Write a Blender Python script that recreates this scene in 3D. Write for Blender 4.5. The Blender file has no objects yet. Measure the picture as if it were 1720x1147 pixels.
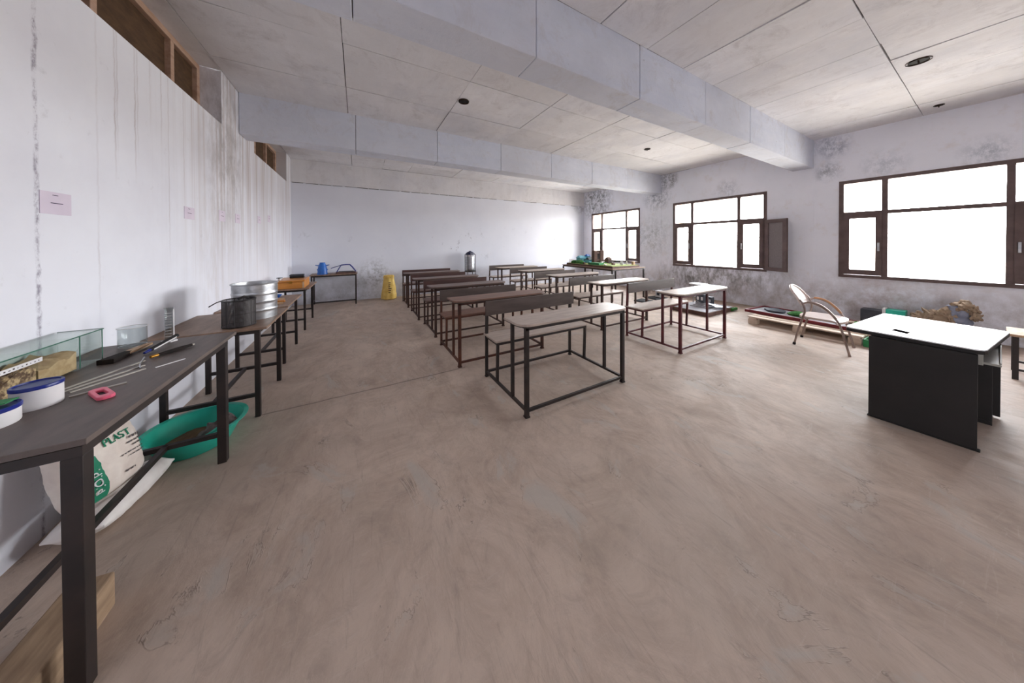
import bpy, bmesh, math, random
from mathutils import Vector, Matrix, noise as mnoise

# ------------------------------------------------------------------ camera, sky, exposure
SC = bpy.context.scene
COL = SC.collection
F_PX, YAW, PITCH, ROLL, HCAM = 460.135, 29.313, 0.527, 0.2015, 1.4
cam_d = bpy.data.cameras.new('camera')
cam = bpy.data.objects.new('camera', cam_d); COL.objects.link(cam)
cam_d.sensor_width = 36.0; cam_d.sensor_fit = 'HORIZONTAL'
cam_d.lens = F_PX / 1720 * 36.0
cam_d.shift_y = -(573.5 - 413.94) / 1720
cam_d.clip_start = 0.02; cam_d.clip_end = 200
cam.matrix_world = (Matrix.Translation((0, 0, HCAM)) @ Matrix.Rotation(math.radians(-YAW), 4, 'Z')
                    @ Matrix.Rotation(math.radians(90 - PITCH), 4, 'X') @ Matrix.Rotation(math.radians(-ROLL), 4, 'Z'))
SC.camera = cam
vs = SC.view_settings
vs.view_transform = 'Standard'; vs.look = 'None'; vs.gamma = 1.0; vs.use_curve_mapping = False
vs.exposure = 2.3
cy = SC.cycles
cy.max_bounces = 9; cy.diffuse_bounces = 7; cy.glossy_bounces = 4; cy.transmission_bounces = 6; cy.transparent_max_bounces = 24
cy.caustics_reflective = False; cy.caustics_refractive = False
cy.sample_clamp_indirect = 6.0; cy.adaptive_threshold = 0.025

SKY, GROUND_SHARE = 9.0, 0.42
W = bpy.data.worlds.new('hazy_sky'); SC.world = W; W.use_nodes = True
wn = W.node_tree.nodes; wl = W.node_tree.links
wbg = wn['Background']; wbg.inputs['Strength'].default_value = SKY
wtc = wn.new('ShaderNodeTexCoord'); wsep = wn.new('ShaderNodeSeparateXYZ'); wrp = wn.new('ShaderNodeValToRGB')
wl.new(wtc.outputs['Generated'], wsep.inputs[0]); wl.new(wsep.outputs[2], wrp.inputs[0]); wl.new(wrp.outputs[0], wbg.inputs[0])
g = GROUND_SHARE
wrp.color_ramp.elements[0].position = 0.0; wrp.color_ramp.elements[0].color = (1.0 * g, 0.95 * g, 0.87 * g, 1)
wrp.color_ramp.elements[1].position = 0.02; wrp.color_ramp.elements[1].color = (1.03, 1.04, 1.06, 1)
e_ = wrp.color_ramp.elements.new(0.5); e_.color = (0.68, 0.72, 0.78, 1)
e_ = wrp.color_ramp.elements.new(1.0); e_.color = (0.55, 0.60, 0.68, 1)

# ------------------------------------------------------------------ room numbers (metres)
LX, RX, BY, RY, CZ = -1.332, 7.668, 7.93, -4.35, 3.367
WT, BB = 2.761, 2.843                      # top of the partition wall on the left, underside of the beams
BEAMS = [(-1.28, -0.99), (1.766, 2.056), (4.814, 5.104)]
WZ0, WZ1, WTR = 0.795, 2.512, 1.915        # window sill, head, transom
WINS = [(5.50, 7.52), (2.456, 4.466), (-0.570, 1.443)]
WALLT = 0.23

FILL_DOORS = [(-3.80, -3.30)]        # unseen doorway added behind the camera for fill light
for (y0, y1) in FILL_DOORS:
    ld = bpy.data.lights.new('fill_door_portal', 'AREA'); ld.shape = 'RECTANGLE'
    ld.size = 2.15; ld.size_y = y1 - y0; ld.cycles.is_portal = True
    lo = bpy.data.objects.new('fill_door_portal', ld); COL.objects.link(lo)
    lo.location = (LX - 0.22, (y0 + y1) / 2, 1.075); lo.rotation_euler = (0, math.radians(-90), 0)
for (y0, y1) in WINS:                       # sampling portals for the daylight in the window openings
    ld = bpy.data.lights.new('window_portal', 'AREA'); ld.shape = 'RECTANGLE'
    ld.size = WZ1 - WZ0; ld.size_y = y1 - y0; ld.cycles.is_portal = True
    lo = bpy.data.objects.new('window_portal', ld); COL.objects.link(lo)
    lo.location = (RX + WALLT + 0.02, (y0 + y1) / 2, (WZ0 + WZ1) / 2); lo.rotation_euler = (0, math.radians(90), 0)

# ------------------------------------------------------------------ materials
def lin(r, g, b):
    def f(c):
        c /= 255.0
        return c / 12.92 if c <= 0.04045 else ((c + 0.055) / 1.055) ** 2.4
    return (f(r), f(g), f(b), 1.0)

class NT:
    def __init__(s, name, rough=0.8, metal=0.0, spec=0.35):
        s.m = bpy.data.materials.new(name); s.m.use_nodes = True
        s.t = s.m.node_tree; s.n = s.t.nodes; s.l = s.t.links
        s.b = s.n['Principled BSDF']; s.out = s.n['Material Output']
        s.b.inputs['Roughness'].default_value = rough; s.b.inputs['Metallic'].default_value = metal
        s.b.inputs['Specular IOR Level'].default_value = spec
        s.tc = s.n.new('ShaderNodeTexCoord')
    def put(s, sock, v):
        if isinstance(v, (int, float)): sock.default_value = v
        elif isinstance(v, tuple): sock.default_value = v
        else: s.l.new(v, sock)
    def obj(s, scale=(1, 1, 1), loc=(0, 0, 0)):
        mp = s.n.new('ShaderNodeMapping'); s.l.new(s.tc.outputs['Object'], mp.inputs[0])
        mp.inputs['Scale'].default_value = scale; mp.inputs['Location'].default_value = loc
        return mp.outputs[0]
    def noise(s, scale, detail=5, rough=0.6, vec=None, dist=0.0):
        t = s.n.new('ShaderNodeTexNoise'); s.l.new(vec if vec is not None else s.tc.outputs['Object'], t.inputs['Vector'])
        t.inputs['Scale'].default_value = scale; t.inputs['Detail'].default_value = detail
        t.inputs['Roughness'].default_value = rough; t.inputs['Distortion'].default_value = dist
        return t.outputs['Fac']
    def ramp(s, fac, *stops):
        r = s.n.new('ShaderNodeValToRGB'); s.l.new(fac, r.inputs[0]); e = r.color_ramp.elements
        while len(e) < len(stops): e.new(0.5)
        for i, (p, c) in enumerate(stops):
            e[i].position = p; e[i].color = c if isinstance(c, tuple) else (c, c, c, 1)
        return r.outputs[0]
    def mix(s, fac, a, b, blend='MIX'):
        x = s.n.new('ShaderNodeMix'); x.data_type = 'RGBA'; x.blend_type = blend
        s.put(x.inputs[0], fac); s.put(x.inputs[6], a); s.put(x.inputs[7], b)
        return x.outputs[2]
    def math(s, op, a, b=0.0, c=0.0):
        x = s.n.new('ShaderNodeMath'); x.operation = op
        s.put(x.inputs[0], a); s.put(x.inputs[1], b); s.put(x.inputs[2], c)
        return x.outputs[0]
    def xyz(s):
        x = s.n.new('ShaderNodeSeparateXYZ'); s.l.new(s.tc.outputs['Object'], x.inputs[0])
        return x.outputs
    def blob(s, c, r0, r1, sc=(1, 1, 1)):
        mp = s.obj(sc); d = s.n.new('ShaderNodeVectorMath'); d.operation = 'DISTANCE'
        s.l.new(mp, d.inputs[0]); d.inputs[1].default_value = tuple(c[i] * sc[i] for i in range(3))
        return s.ramp(d.outputs['Value'], (r0, 1.0), (r1, 0.0))
    def bump(s, h, strength=0.3, dist=0.01):
        b = s.n.new('ShaderNodeBump'); s.l.new(h, b.inputs['Height'])
        b.inputs['Strength'].default_value = strength; b.inputs['Distance'].default_value = dist
        s.l.new(b.outputs[0], s.b.inputs['Normal'])
    def color(s, c): s.put(s.b.inputs['Base Color'], c)
    def rough(s, c): s.put(s.b.inputs['Roughness'], c)

def plain(name, c1, c2=None, scale=8.0, rough=0.6, metal=0.0, spec=0.35, bump=0.0, stretch=(1, 1, 1), detail=5, lo=0.35, hi=0.65):
    t = NT(name, rough, metal, spec)
    v = t.obj(stretch)
    nz = t.noise(scale, detail, 0.6, v)
    t.color(t.ramp(nz, (lo, lin(*c1)), (hi, lin(*(c2 or tuple(int(x * 0.85) for x in c1))))))
    if bump: t.bump(nz, bump, 0.004)
    return t.m

MAT = {}
# left wall: pale plaster with rain streaks, one long dark drip line
t = NT('plaster_streaked', 0.85, 0, 0.25)
x, y, z = t.xyz()
base = t.mix(t.ramp(t.noise(1.3, 6, 0.6), (0.35, 0.0), (0.7, 1.0)), lin(232, 234, 242), lin(222, 223, 232))
base = t.mix(t.ramp(t.noise(9, 6, 0.7), (0.62, 0.0), (0.8, 0.5)), base, lin(184, 182, 188))
st = t.noise(1.0, 4, 0.6, t.obj((0.1, 7.0, 0.22)), 0.3)
st2 = t.noise(1.0, 3, 0.55, t.obj((0.1, 21.0, 0.30), (3, 3, 3)), 0.4)
st3 = t.noise(1.0, 2, 0.5, t.obj((0.1, 48.0, 0.25), (9, 1, 5)), 0.2)
ymask = t.ramp(t.math('MULTIPLY', y, 0.1), (0.30, 0.0), (0.37, 0.35), (0.46, 1.0), (0.75, 0.9))
zmask = t.ramp(t.math('ADD', t.math('MULTIPLY', z, 0.3), t.math('MULTIPLY', t.noise(1.0, 2, 0.5, t.obj((0.1, 9.0, 0.0))), 0.35)), (0.38, 0.0), (0.75, 0.7), (0.95, 1.0))
sf = t.math('MULTIPLY', t.math('MULTIPLY', t.ramp(st, (0.45, 0.0), (0.72, 0.75)), ymask), zmask)
sf2 = t.math('MULTIPLY', t.math('MULTIPLY', t.ramp(st2, (0.52, 0.0), (0.68, 0.7)), ymask), zmask)
sf3 = t.math('MULTIPLY', t.math('MULTIPLY', t.ramp(st3, (0.58, 0.0), (0.68, 0.6)), ymask), zmask)
c = t.mix(sf, base, lin(186, 176, 172))
c = t.mix(sf2, c, lin(178, 164, 160))
c = t.mix(sf3, c, lin(160, 138, 136))
big = t.blob((-1.33, 4.45, 2.55), 0.05, 0.75, (1, 1, 0.55))
c = t.mix(t.math('MULTIPLY', t.math('MULTIPLY', big, 0.8), t.ramp(t.noise(6, 7, 0.75, t.obj((1, 1, 0.45))), (0.42, 0.0), (0.60, 1.0))), c, lin(158, 154, 156))
big = t.blob((-1.33, 4.1, 1.2), 0.05, 0.8, (1, 1.6, 0.5))
c = t.mix(t.math('MULTIPLY', t.math('MULTIPLY', big, 0.35), t.ramp(t.noise(6, 7, 0.75, t.obj((1, 2, 0.35))), (0.45, 0.0), (0.62, 1.0))), c, lin(190, 180, 172))
# dark drip line near Y=2.24 and faint thin drips
wob = t.math('MULTIPLY', t.math('SUBTRACT', t.noise(3.0, 4, 0.7, t.obj((0.0, 0.0, 2.0))), 0.5), 0.05)
dl = t.math('ABSOLUTE', t.math('SUBTRACT', t.math('ADD', y, wob), 2.245))
df = t.math('MULTIPLY', t.ramp(dl, (0.003, 1.0), (0.015, 0.0)), t.ramp(t.noise(20, 5, 0.8, t.obj((1, 1, 0.5))), (0.44, 0.05), (0.60, 0.9)))
c = t.mix(df, c, lin(122, 114, 134))
for yy, zb, a in ((2.60, 0.9, 0.30), (2.74, 1.75, 0.55), (2.76, 1.9, 0.4), (2.92, 1.8, 0.6), (2.945, 1.95, 0.4), (3.08, 2.2, 0.35), (3.21, 2.15, 0.45), (3.30, 1.2, 0.4), (3.52, 1.7, 0.45)):
    d1 = t.math('ABSOLUTE', t.math('SUBTRACT', t.math('ADD', y, t.math('MULTIPLY', wob, 0.9)), yy))
    f1 = t.math('MULTIPLY', t.ramp(d1, (0.002, a), (0.010, 0.0)), t.ramp(t.math('MULTIPLY', t.math('SUBTRACT', z, zb), 0.5), (0.0, 0.0), (0.22, 0.8), (0.4, 0.5)))
    c = t.mix(t.math('MULTIPLY', f1, t.ramp(t.noise(5, 4, 0.7, t.obj((1, 4, 1))), (0.35, 0.4), (0.6, 1.0))), c, lin(140, 118, 118))
t.color(c); t.bump(t.noise(14, 6, 0.7), 0.12, 0.01); MAT['wall_left'] = t.m

# right wall: lavender grey plaster, mould near the beams, dirt under the sills
t = NT('plaster_mouldy', 0.85, 0, 0.25)
x, y, z = t.xyz()
base = t.mix(t.ramp(t.noise(0.9, 6, 0.6), (0.3, 0.0), (0.7, 1.0)), lin(242, 243, 252), lin(232, 234, 244))
base = t.mix(t.ramp(t.noise(4, 6, 0.7), (0.55, 0.0), (0.75, 0.6)), base, lin(222, 216, 216))
low = t.ramp(t.math('MULTIPLY', z, 0.5), (0.18, 1.0), (0.42, 0.0))
dn = t.ramp(t.noise(2.6, 8, 0.75, t.obj((1, 1, 0.8))), (0.40, 0.0), (0.62, 1.0))
dirt = t.math('MULTIPLY', low, dn)
c = t.mix(t.math('MULTIPLY', dirt, 0.65), base, lin(150, 138, 130))
dk = t.blob((RX, 3.9, 0.55), 0.15, 1.25, (1, 0.8, 1.6))
dkn = t.ramp(t.noise(5.5, 8, 0.8, t.obj((1, 1.3, 0.6))), (0.42, 0.0), (0.6, 1.0))
c = t.mix(t.math('MULTIPLY', t.math('MULTIPLY', dk, dkn), 0.85), c, lin(92, 88, 84))
dk = t.blob((RX, 2.9, 0.62), 0.1, 0.9, (1, 0.8, 1.6))
c = t.mix(t.math('MULTIPLY', t.math('MULTIPLY', dk, dkn), 0.7), c, lin(104, 98, 94))
dk = t.blob((RX, 1.0, 0.45), 0.1, 0.9, (1, 0.8, 1.3))
c = t.mix(t.math('MULTIPLY', t.math('MULTIPLY', dk, t.ramp(t.noise(3.1, 7, 0.7), (0.45, 0.0), (0.65, 1.0))), 0.6), c, lin(160, 132, 122))
mo = t.math('MULTIPLY', t.ramp(t.noise(9.0, 9, 0.85, t.obj((1, 1, 0.8))), (0.44, 0.0), (0.56, 1.0)), t.ramp(t.noise(2.6, 4, 0.6, t.obj((1, 1, 1), (3, 7, 2))), (0.38, 0.6), (0.56, 1.0)))
for cc, r0, r1, a, colr in (((RX, 7.3, 2.95), 0.25, 0.85, 1.0, (72, 76, 82)), ((RX, 4.6, 3.2), 0.12, 0.3, 1.0, (56, 60, 66)),
                            ((RX, 4.95, 2.75), 0.1, 0.5, 0.7, (92, 104, 122)), ((RX, 1.55, 3.2), 0.06, 0.30, 0.75, (84, 98, 128)),
                            ((RX, 1.58, 2.72), 0.04, 0.22, 0.7, (92, 102, 120)), ((RX, 0.95, 2.72), 0.03, 0.3, 0.4, (120, 136, 152)),
                            ((RX, 0.1, 2.68), 0.05, 0.26, 0.5, (112, 130, 148)), ((RX, 3.2, 2.68), 0.05, 0.3, 0.4, (120, 130, 146)),
                            ((RX, 5.1, 1.6), 0.1, 0.8, 0.55, (110, 116, 120))):
    c = t.mix(t.math('MULTIPLY', t.math('MULTIPLY', t.blob(cc, r0, r1), mo), a), c, lin(*colr))
t.color(c); t.bump(t.noise(10, 7, 0.7), 0.2, 0.012); MAT['wall_right'] = t.m

# back wall
t = NT('plaster_smudged', 0.85, 0, 0.25)
x, y, z = t.xyz()
base = t.mix(t.ramp(t.noise(0.7, 6, 0.6), (0.3, 0.0), (0.7, 1.0)), lin(231, 234, 243), lin(221, 224, 235))
band = t.ramp(t.math('ABSOLUTE', t.math('SUBTRACT', z, 1.45)), (0.15, 1.0), (0.6, 0.0))
sp = t.ramp(t.noise(5.0, 5, 0.7, t.obj((1, 1, 0.7))), (0.63, 0.0), (0.72, 1.0))
xm = t.ramp(t.math('MULTIPLY', x, 0.1), (0.05, 0.2), (0.25, 1.0), (0.5, 0.5))
c = t.mix(t.math('MULTIPLY', t.math('MULTIPLY', sp, band), xm), base, lin(134, 136, 144))
lowm = t.ramp(t.math('MULTIPLY', z, 0.5), (0.05, 1.0), (0.38, 0.0))
c = t.mix(t.math('MULTIPLY', lowm, t.ramp(t.noise(3.5, 8, 0.75), (0.4, 0.0), (0.65, 0.7))), c, lin(150, 148, 148))
dk = t.blob((0.35, BY, 0.6), 0.05, 0.5, (1, 1, 1))
c = t.mix(t.math('MULTIPLY', dk, t.ramp(t.noise(9, 7, 0.8), (0.45, 0.0), (0.62, 0.8))), c, lin(96, 94, 92))
dk = t.blob((7.6, BY, 2.95), 0.1, 0.5, (0.8, 1, 1))
c = t.mix(t.math('MULTIPLY', dk, t.ramp(t.noise(7, 8, 0.8), (0.42, 0.0), (0.6, 0.8))), c, lin(96, 98, 102))
t.color(c); t.bump(t.noise(12, 6, 0.7), 0.12, 0.01); MAT['wall_back'] = t.m

# whitewashed cast concrete for the slab and the beams
def concrete(name, tone, tint, grain):
    t = NT(name, 0.9, 0, 0.2)
    inf = t.n.new('ShaderNodeObjectInfo')
    a = tuple(int(v) for v in tone); b = tuple(int(v * 0.92) for v in tone)
    c = t.mix(t.ramp(t.noise(1.3, 9, 0.7), (0.3, 0.0), (0.7, 1.0)), lin(*a), lin(*b))
    c = t.mix(t.ramp(t.noise(1.0, 6, 0.75, t.obj(grain)), (0.45, 0.0), (0.68, 0.65)), c, lin(*tint))
    c = t.mix(t.ramp(t.noise(2.9, 9, 0.8, None, 0.6), (0.52, 0.0), (0.68, 0.55)), c, lin(186, 182, 184))
    c = t.mix(t.ramp(t.noise(0.9, 5, 0.6, t.obj((1, 1, 1), (5, 1, 2))), (0.5, 0.0), (0.7, 0.45)), c, lin(196, 200, 214))
    c = t.mix(t.ramp(t.noise(24, 4, 0.8), (0.68, 0.0), (0.74, 0.8)), c, lin(122, 120, 122))
    c = t.mix(t.math('MULTIPLY', inf.outputs['Random'], 0.3), c, lin(204, 201, 201))
    t.color(c); t.bump(t.noise(6, 8, 0.75), 0.35, 0.015)
    return t.m
MAT['slab'] = concrete('whitewashed_slab', (240, 240, 244), (222, 220, 223), (9.0, 1.2, 1.0))
MAT['beam'] = concrete('whitewashed_beam', (226, 232, 246), (206, 214, 232), (1.2, 6.0, 6.0))
MAT['joint'] = plain('joint_dark', (120, 117, 118), (84, 82, 84), 12, 0.95)

# cement floor, trowelled and smeared
t = NT('cement_floor', 0.62, 0, 0.35)
x, y, z = t.xyz()
n1 = t.noise(0.8, 8, 0.65, None, 1.2)
n2 = t.noise(1.9, 10, 0.75, t.obj((1.0, 0.7, 1)), 1.6)
n3 = t.noise(6.5, 8, 0.75, t.obj((1.0, 0.6, 1), (3, 5, 0)), 1.2)
c = t.mix(t.ramp(n1, (0.32, 0.0), (0.68, 1.0)), lin(206, 187, 171), lin(187, 169, 155))
c = t.mix(t.ramp(n2, (0.42, 0.0), (0.66, 0.75)), c, lin(166, 146, 131))
c = t.mix(t.ramp(n3, (0.48, 0.0), (0.70, 0.45)), c, lin(148, 133, 122))
c = t.mix(t.ramp(t.noise(0.55, 5, 0.6, t.obj((1, 1, 1), (2, 8, 0)), 0.8), (0.5, 0.0), (0.68, 0.55)), c, lin(164, 152, 140))
pat = t.ramp(t.noise(1.5, 6, 0.6, t.obj((1.3, 0.8, 1), (4, 2, 0)), 2.2), (0.60, 0.0), (0.67, 0.6))
c = t.mix(pat, c, lin(184, 178, 170))
pm = t.noise(1.5, 6, 0.6, t.obj((1.3, 0.8, 1), (4, 2, 0)), 2.2)
rid = t.math('ABSOLUTE', t.math('SUBTRACT', pm, 0.605))
rm = t.math('MULTIPLY', t.ramp(rid, (0.0, 1.0), (0.010, 0.0)), t.ramp(t.noise(3.9, 5, 0.7, t.obj((1, 1, 1), (1, 9, 0))), (0.50, 0.0), (0.62, 1.0)))
c = t.mix(t.math('MULTIPLY', rm, 0.6), c, lin(104, 94, 86))
sc = t.noise(1.0, 6, 0.75, t.obj((22, 2.2, 1)), 1.6)
c = t.mix(t.ramp(sc, (0.56, 0.0), (0.72, 0.4)), c, lin(134, 120, 110))
sc = t.noise(1.0, 6, 0.75, t.obj((2.4, 20, 1), (3, 3, 0)), 1.8)
c = t.mix(t.ramp(sc, (0.58, 0.0), (0.72, 0.35)), c, lin(206, 194, 184))
spk = t.ramp(t.noise(9, 5, 0.75), (0.68, 0.0), (0.76, 0.6)); c = t.mix(spk, c, lin(112, 100, 92))
for yy, x0, x1 in ((2.965, -0.75, 1.05),):
    d1 = t.math('ABSOLUTE', t.math('SUBTRACT', t.math('ADD', y, t.math('MULTIPLY', t.noise(4, 3), 0.04)), yy + 0.02))
    f1 = t.math('MULTIPLY', t.math('MULTIPLY', t.ramp(d1, (0.003, 0.7), (0.012, 0.0)), t.math('GREATER_THAN', x, x0)), t.math('LESS_THAN', x, x1))
    c = t.mix(f1, c, lin(96, 88, 82))
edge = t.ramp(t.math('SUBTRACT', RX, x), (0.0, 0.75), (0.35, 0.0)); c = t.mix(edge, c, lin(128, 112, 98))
t.color(c); t.rough(t.ramp(n2, (0.3, 0.55), (0.7, 0.75)))
t.bump(t.math('ADD', t.math('MULTIPLY', n2, 0.6), t.math('MULTIPLY', rm, 0.5)), 0.35, 0.012); MAT['floor'] = t.m

MAT['wood_frame'] = plain('ventilator_timber', (196, 166, 146), (170, 138, 118), 3, 0.7, stretch=(6, 1, 6))
MAT['wood_panel'] = plain('ventilator_panel', (92, 68, 46), (72, 52, 36), 4, 0.75, stretch=(1, 2, 6))
MAT['win'] = plain('window_brown_paint', (108, 90, 88), (90, 74, 73), 6, 0.5)
MAT['mesh'] = plain('shutter_screen', (136, 128, 130), (122, 115, 117), 60, 0.8)
MAT['cream_wash'] = plain('cream_wash', (226, 206, 180), (212, 190, 164), 5, 0.85)
MAT['chrome'] = plain('steel_bright', (196, 196, 198), (170, 170, 174), 12, 0.28, 1.0)
MAT['black_frame'] = plain('frame_black', (31, 26, 26), (48, 37, 34), 7, 0.5, 0.0, 0.45)
MAT['brown_frame'] = plain('frame_dark_brown', (52, 36, 33), (76, 50, 42), 6, 0.55)
MAT['rust_frame'] = plain('frame_rusty', (96, 56, 40), (60, 38, 34), 5, 0.65)
MAT['red_frame'] = plain('frame_maroon', (98, 38, 42), (66, 34, 38), 6, 0.5)
MAT['desk_top'] = plain('board_dusty', (190, 174, 162), (168, 152, 141), 5, 0.45, 0, 0.5, stretch=(1, 6, 1))
MAT['top_rust'] = plain('board_rust_brown', (132, 96, 80), (106, 78, 68), 4, 0.5, 0, 0.45, stretch=(1, 6, 1))
MAT['top_dark'] = plain('board_dark_brown', (116, 92, 84), (94, 74, 68), 4, 0.45, 0, 0.45, stretch=(1, 6, 1))
MAT['back_board'] = plain('board_dark', (88, 76, 72), (72, 61, 58), 3, 0.45, 0, 0.5, stretch=(1, 6, 6))
MAT['back_board_red'] = plain('board_red_brown', (84, 58, 54), (66, 47, 45), 3, 0.4, 0, 0.5, stretch=(1, 6, 6))
MAT['edge_board'] = plain('board_edge', (74, 66, 60), (60, 54, 50), 8, 0.6)
MAT['t_dark'] = plain('tabletop_dark', (104, 92, 86), (86, 76, 72), 5, 0.5, 0, 0.45, stretch=(4, 1, 1))
MAT['t_brown'] = plain('tabletop_brown', (150, 122, 102), (124, 100, 84), 5, 0.5, 0, 0.45, stretch=(4, 1, 1))
MAT['t_edge'] = plain('tabletop_edge', (168, 150, 132), (140, 122, 106), 9, 0.7)
MAT['white_plastic'] = plain('plastic_white', (226, 224, 224), (214, 212, 214), 4, 0.4)
MAT['blue_lid'] = plain('plastic_navy', (28, 44, 130), (22, 34, 108), 6, 0.3)
MAT['blue'] = plain('paint_blue', (44, 106, 188), (34, 88, 164), 6, 0.4)
MAT['teal'] = plain('plastic_teal', (36, 172, 146), (50, 190, 168), 3, 0.35)
MAT['green'] = plain('plastic_green', (52, 140, 82), (40, 112, 66), 6, 0.6)
MAT['leaf'] = plain('moss_green', (66, 128, 58), (40, 90, 40), 20, 0.9, bump=0.6)
MAT['pink'] = plain('plastic_pink', (236, 116, 140), (226, 98, 126), 6, 0.35)
MAT['yellow'] = plain('sack_yellow', (246, 216, 132), (228, 190, 96), 9, 0.7, bump=0.4)
MAT['orange_wood'] = plain('varnished_pine', (206, 138, 62), (184, 116, 48), 4, 0.35, 0, 0.5, stretch=(1, 1, 5))
MAT['pale_wood'] = plain('pine_pale', (202, 172, 142), (178, 146, 116), 4, 0.7, stretch=(1, 5, 5))
MAT['pallet'] = plain('pallet_wood', (232, 216, 200), (206, 188, 170), 4, 0.8, stretch=(5, 1, 5))
MAT['block_wood'] = plain('block_wood', (176, 150, 122), (140, 116, 94), 5, 0.8, stretch=(6, 1, 6))
MAT['galv'] = plain('galvanised', (206, 208, 210), (168, 170, 174), 7, 0.34, 0.9, 0.5, stretch=(1, 1, 3))
MAT['wire'] = plain('wire_dark', (62, 58, 58), (44, 42, 42), 10, 0.45, 0.6)
MAT['black'] = plain('black_laminate', (25, 22, 22), (32, 28, 28), 5, 0.55, 0, 0.4)
MAT['white_lam'] = plain('white_laminate', (240, 240, 242), (232, 232, 236), 3, 0.38, 0, 0.5)
MAT['cream'] = plain('cream_board', (206, 198, 160), (188, 180, 146), 5, 0.6)
MAT['grey_lam'] = plain('grey_laminate', (170, 168, 160), (156, 154, 148), 5, 0.45)
MAT['paper'] = plain('paper_lilac', (222, 212, 226), (212, 202, 218), 5, 0.9)
MAT['ink'] = plain('ink_dark', (78, 66, 96), (66, 56, 84), 5, 0.8)
MAT['sack'] = plain('sack_white', (246, 242, 238), (232, 226, 222), 8, 0.75, bump=0.5)
MAT['sack_cream'] = plain('sack_cream', (236, 226, 216), (216, 202, 192), 7, 0.75, bump=0.5)
MAT['green_ink'] = plain('ink_green', (40, 138, 104), (32, 120, 90), 9, 0.7)
MAT['grey_ink'] = plain('ink_grey', (96, 88, 88), (80, 74, 74), 9, 0.7)
MAT['rag'] = plain('rag_grey', (132, 122, 120), (96, 86, 84), 14, 0.95, bump=0.8)
MAT['soil'] = plain('soil_brown', (92, 70, 52), (120, 94, 70), 18, 0.95, bump=0.6)
MAT['sand'] = plain('sand_tan', (220, 188, 150), (192, 158, 120), 30, 0.95, bump=0.5)
MAT['gravel'] = plain('gravel_mixed', (220, 186, 146), (112, 84, 68), 45, 0.8, lo=0.42, hi=0.58)
MAT['chair_tube'] = plain('chair_tube', (176, 160, 152), (140, 124, 120), 9, 0.32, 0.85)
MAT['chair_shell'] = plain('chair_shell', (226, 212, 206), (214, 198, 192), 6, 0.35)
MAT['chair_arm'] = plain('chair_arm_tan', (196, 150, 112), (172, 128, 92), 6, 0.5)
MAT['slot'] = plain('slot_black', (12, 11, 11), (16, 15, 15), 8, 1.0, 0, 0.0)
MAT['rubber'] = plain('rubber_black', (28, 26, 26), (36, 34, 34), 8, 0.8)
MAT['red_paint'] = plain('paint_red', (126, 40, 48), (104, 34, 42), 8, 0.5)
MAT['clay'] = plain('clay_brown', (186, 166, 144), (140, 120, 102), 6, 0.95, bump=0.9)
MAT['clay_blue'] = plain('clay_blue_grey', (158, 164, 184), (120, 126, 146), 6, 0.9, bump=0.9)
MAT['cyan'] = plain('card_cyan', (120, 186, 202), (90, 160, 182), 10, 0.6)
MAT['card_grey'] = plain('card_grey', (170, 168, 172), (140, 140, 146), 8, 0.7)
MAT['slate'] = plain('slate_dark', (70, 74, 82), (54, 58, 66), 9, 0.6)
MAT['brown_card'] = plain('card_brown', (104, 78, 70), (84, 62, 56), 9, 0.7)
MAT['field'] = plain('card_yellow_green', (176, 190, 120), (150, 168, 100), 14, 0.9)
MAT['dome'] = plain('dome_navy', (34, 38, 78), (26, 30, 62), 8, 0.4)
MAT['hole'] = plain('hook_box_rust', (66, 48, 36), (40, 30, 26), 14, 0.9)
MAT['bristle'] = plain('bristle_dark', (40, 30, 26), (28, 22, 20), 20, 0.9)
MAT['brass'] = plain('brass', (190, 140, 60), (160, 112, 44), 9, 0.35, 0.8)
MAT['strip'] = plain('strip_metal_grey', (176, 170, 160), (150, 144, 136), 10, 0.4, 0.5)

def glass(name, tint, refl=1.0):
    m = bpy.data.materials.new(name); m.use_nodes = True; nt = m.node_tree; nt.nodes.clear()
    o = nt.nodes.new('ShaderNodeOutputMaterial'); mx = nt.nodes.new('ShaderNodeMixShader')
    tr = nt.nodes.new('ShaderNodeBsdfTransparent'); gl = nt.nodes.new('ShaderNodeBsdfGlossy'); fr = nt.nodes.new('ShaderNodeMath'); lw = nt.nodes.new('ShaderNodeLayerWeight'); pw = nt.nodes.new('ShaderNodeMath')
    tc = nt.nodes.new('ShaderNodeTexCoord'); nz = nt.nodes.new('ShaderNodeTexNoise'); rp = nt.nodes.new('ShaderNodeValToRGB')
    nz.inputs['Scale'].default_value = 3.0
    nt.links.new(tc.outputs['Object'], nz.inputs['Vector']); nt.links.new(nz.outputs['Fac'], rp.inputs[0])
    rp.color_ramp.elements[0].color = tint; rp.color_ramp.elements[1].color = tuple(v * 0.97 for v in tint[:3]) + (1,)
    lw.inputs['Blend'].default_value = 0.5; pw.operation = 'POWER'; pw.inputs[1].default_value = 4.0; fr.operation = 'MULTIPLY_ADD'; fr.inputs[1].default_value = 0.55 * refl; fr.inputs[2].default_value = 0.04 * refl
    nt.links.new(lw.outputs['Facing'], pw.inputs[0]); nt.links.new(pw.outputs[0], fr.inputs[0]); gl.inputs['Roughness'].default_value = 0.03
    nt.links.new(rp.outputs[0], tr.inputs[0]); nt.links.new(fr.outputs[0], mx.inputs[0])
    nt.links.new(tr.outputs[0], mx.inputs[1]); nt.links.new(gl.outputs[0], mx.inputs[2]); nt.links.new(mx.outputs[0], o.inputs[0])
    return m
MAT['glass'] = glass('window_glass', (0.95, 0.96, 0.96, 1))
nt = MAT['glass'].node_tree                 # pane tint darkens at flat angles, added to cut grazing window light
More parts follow.
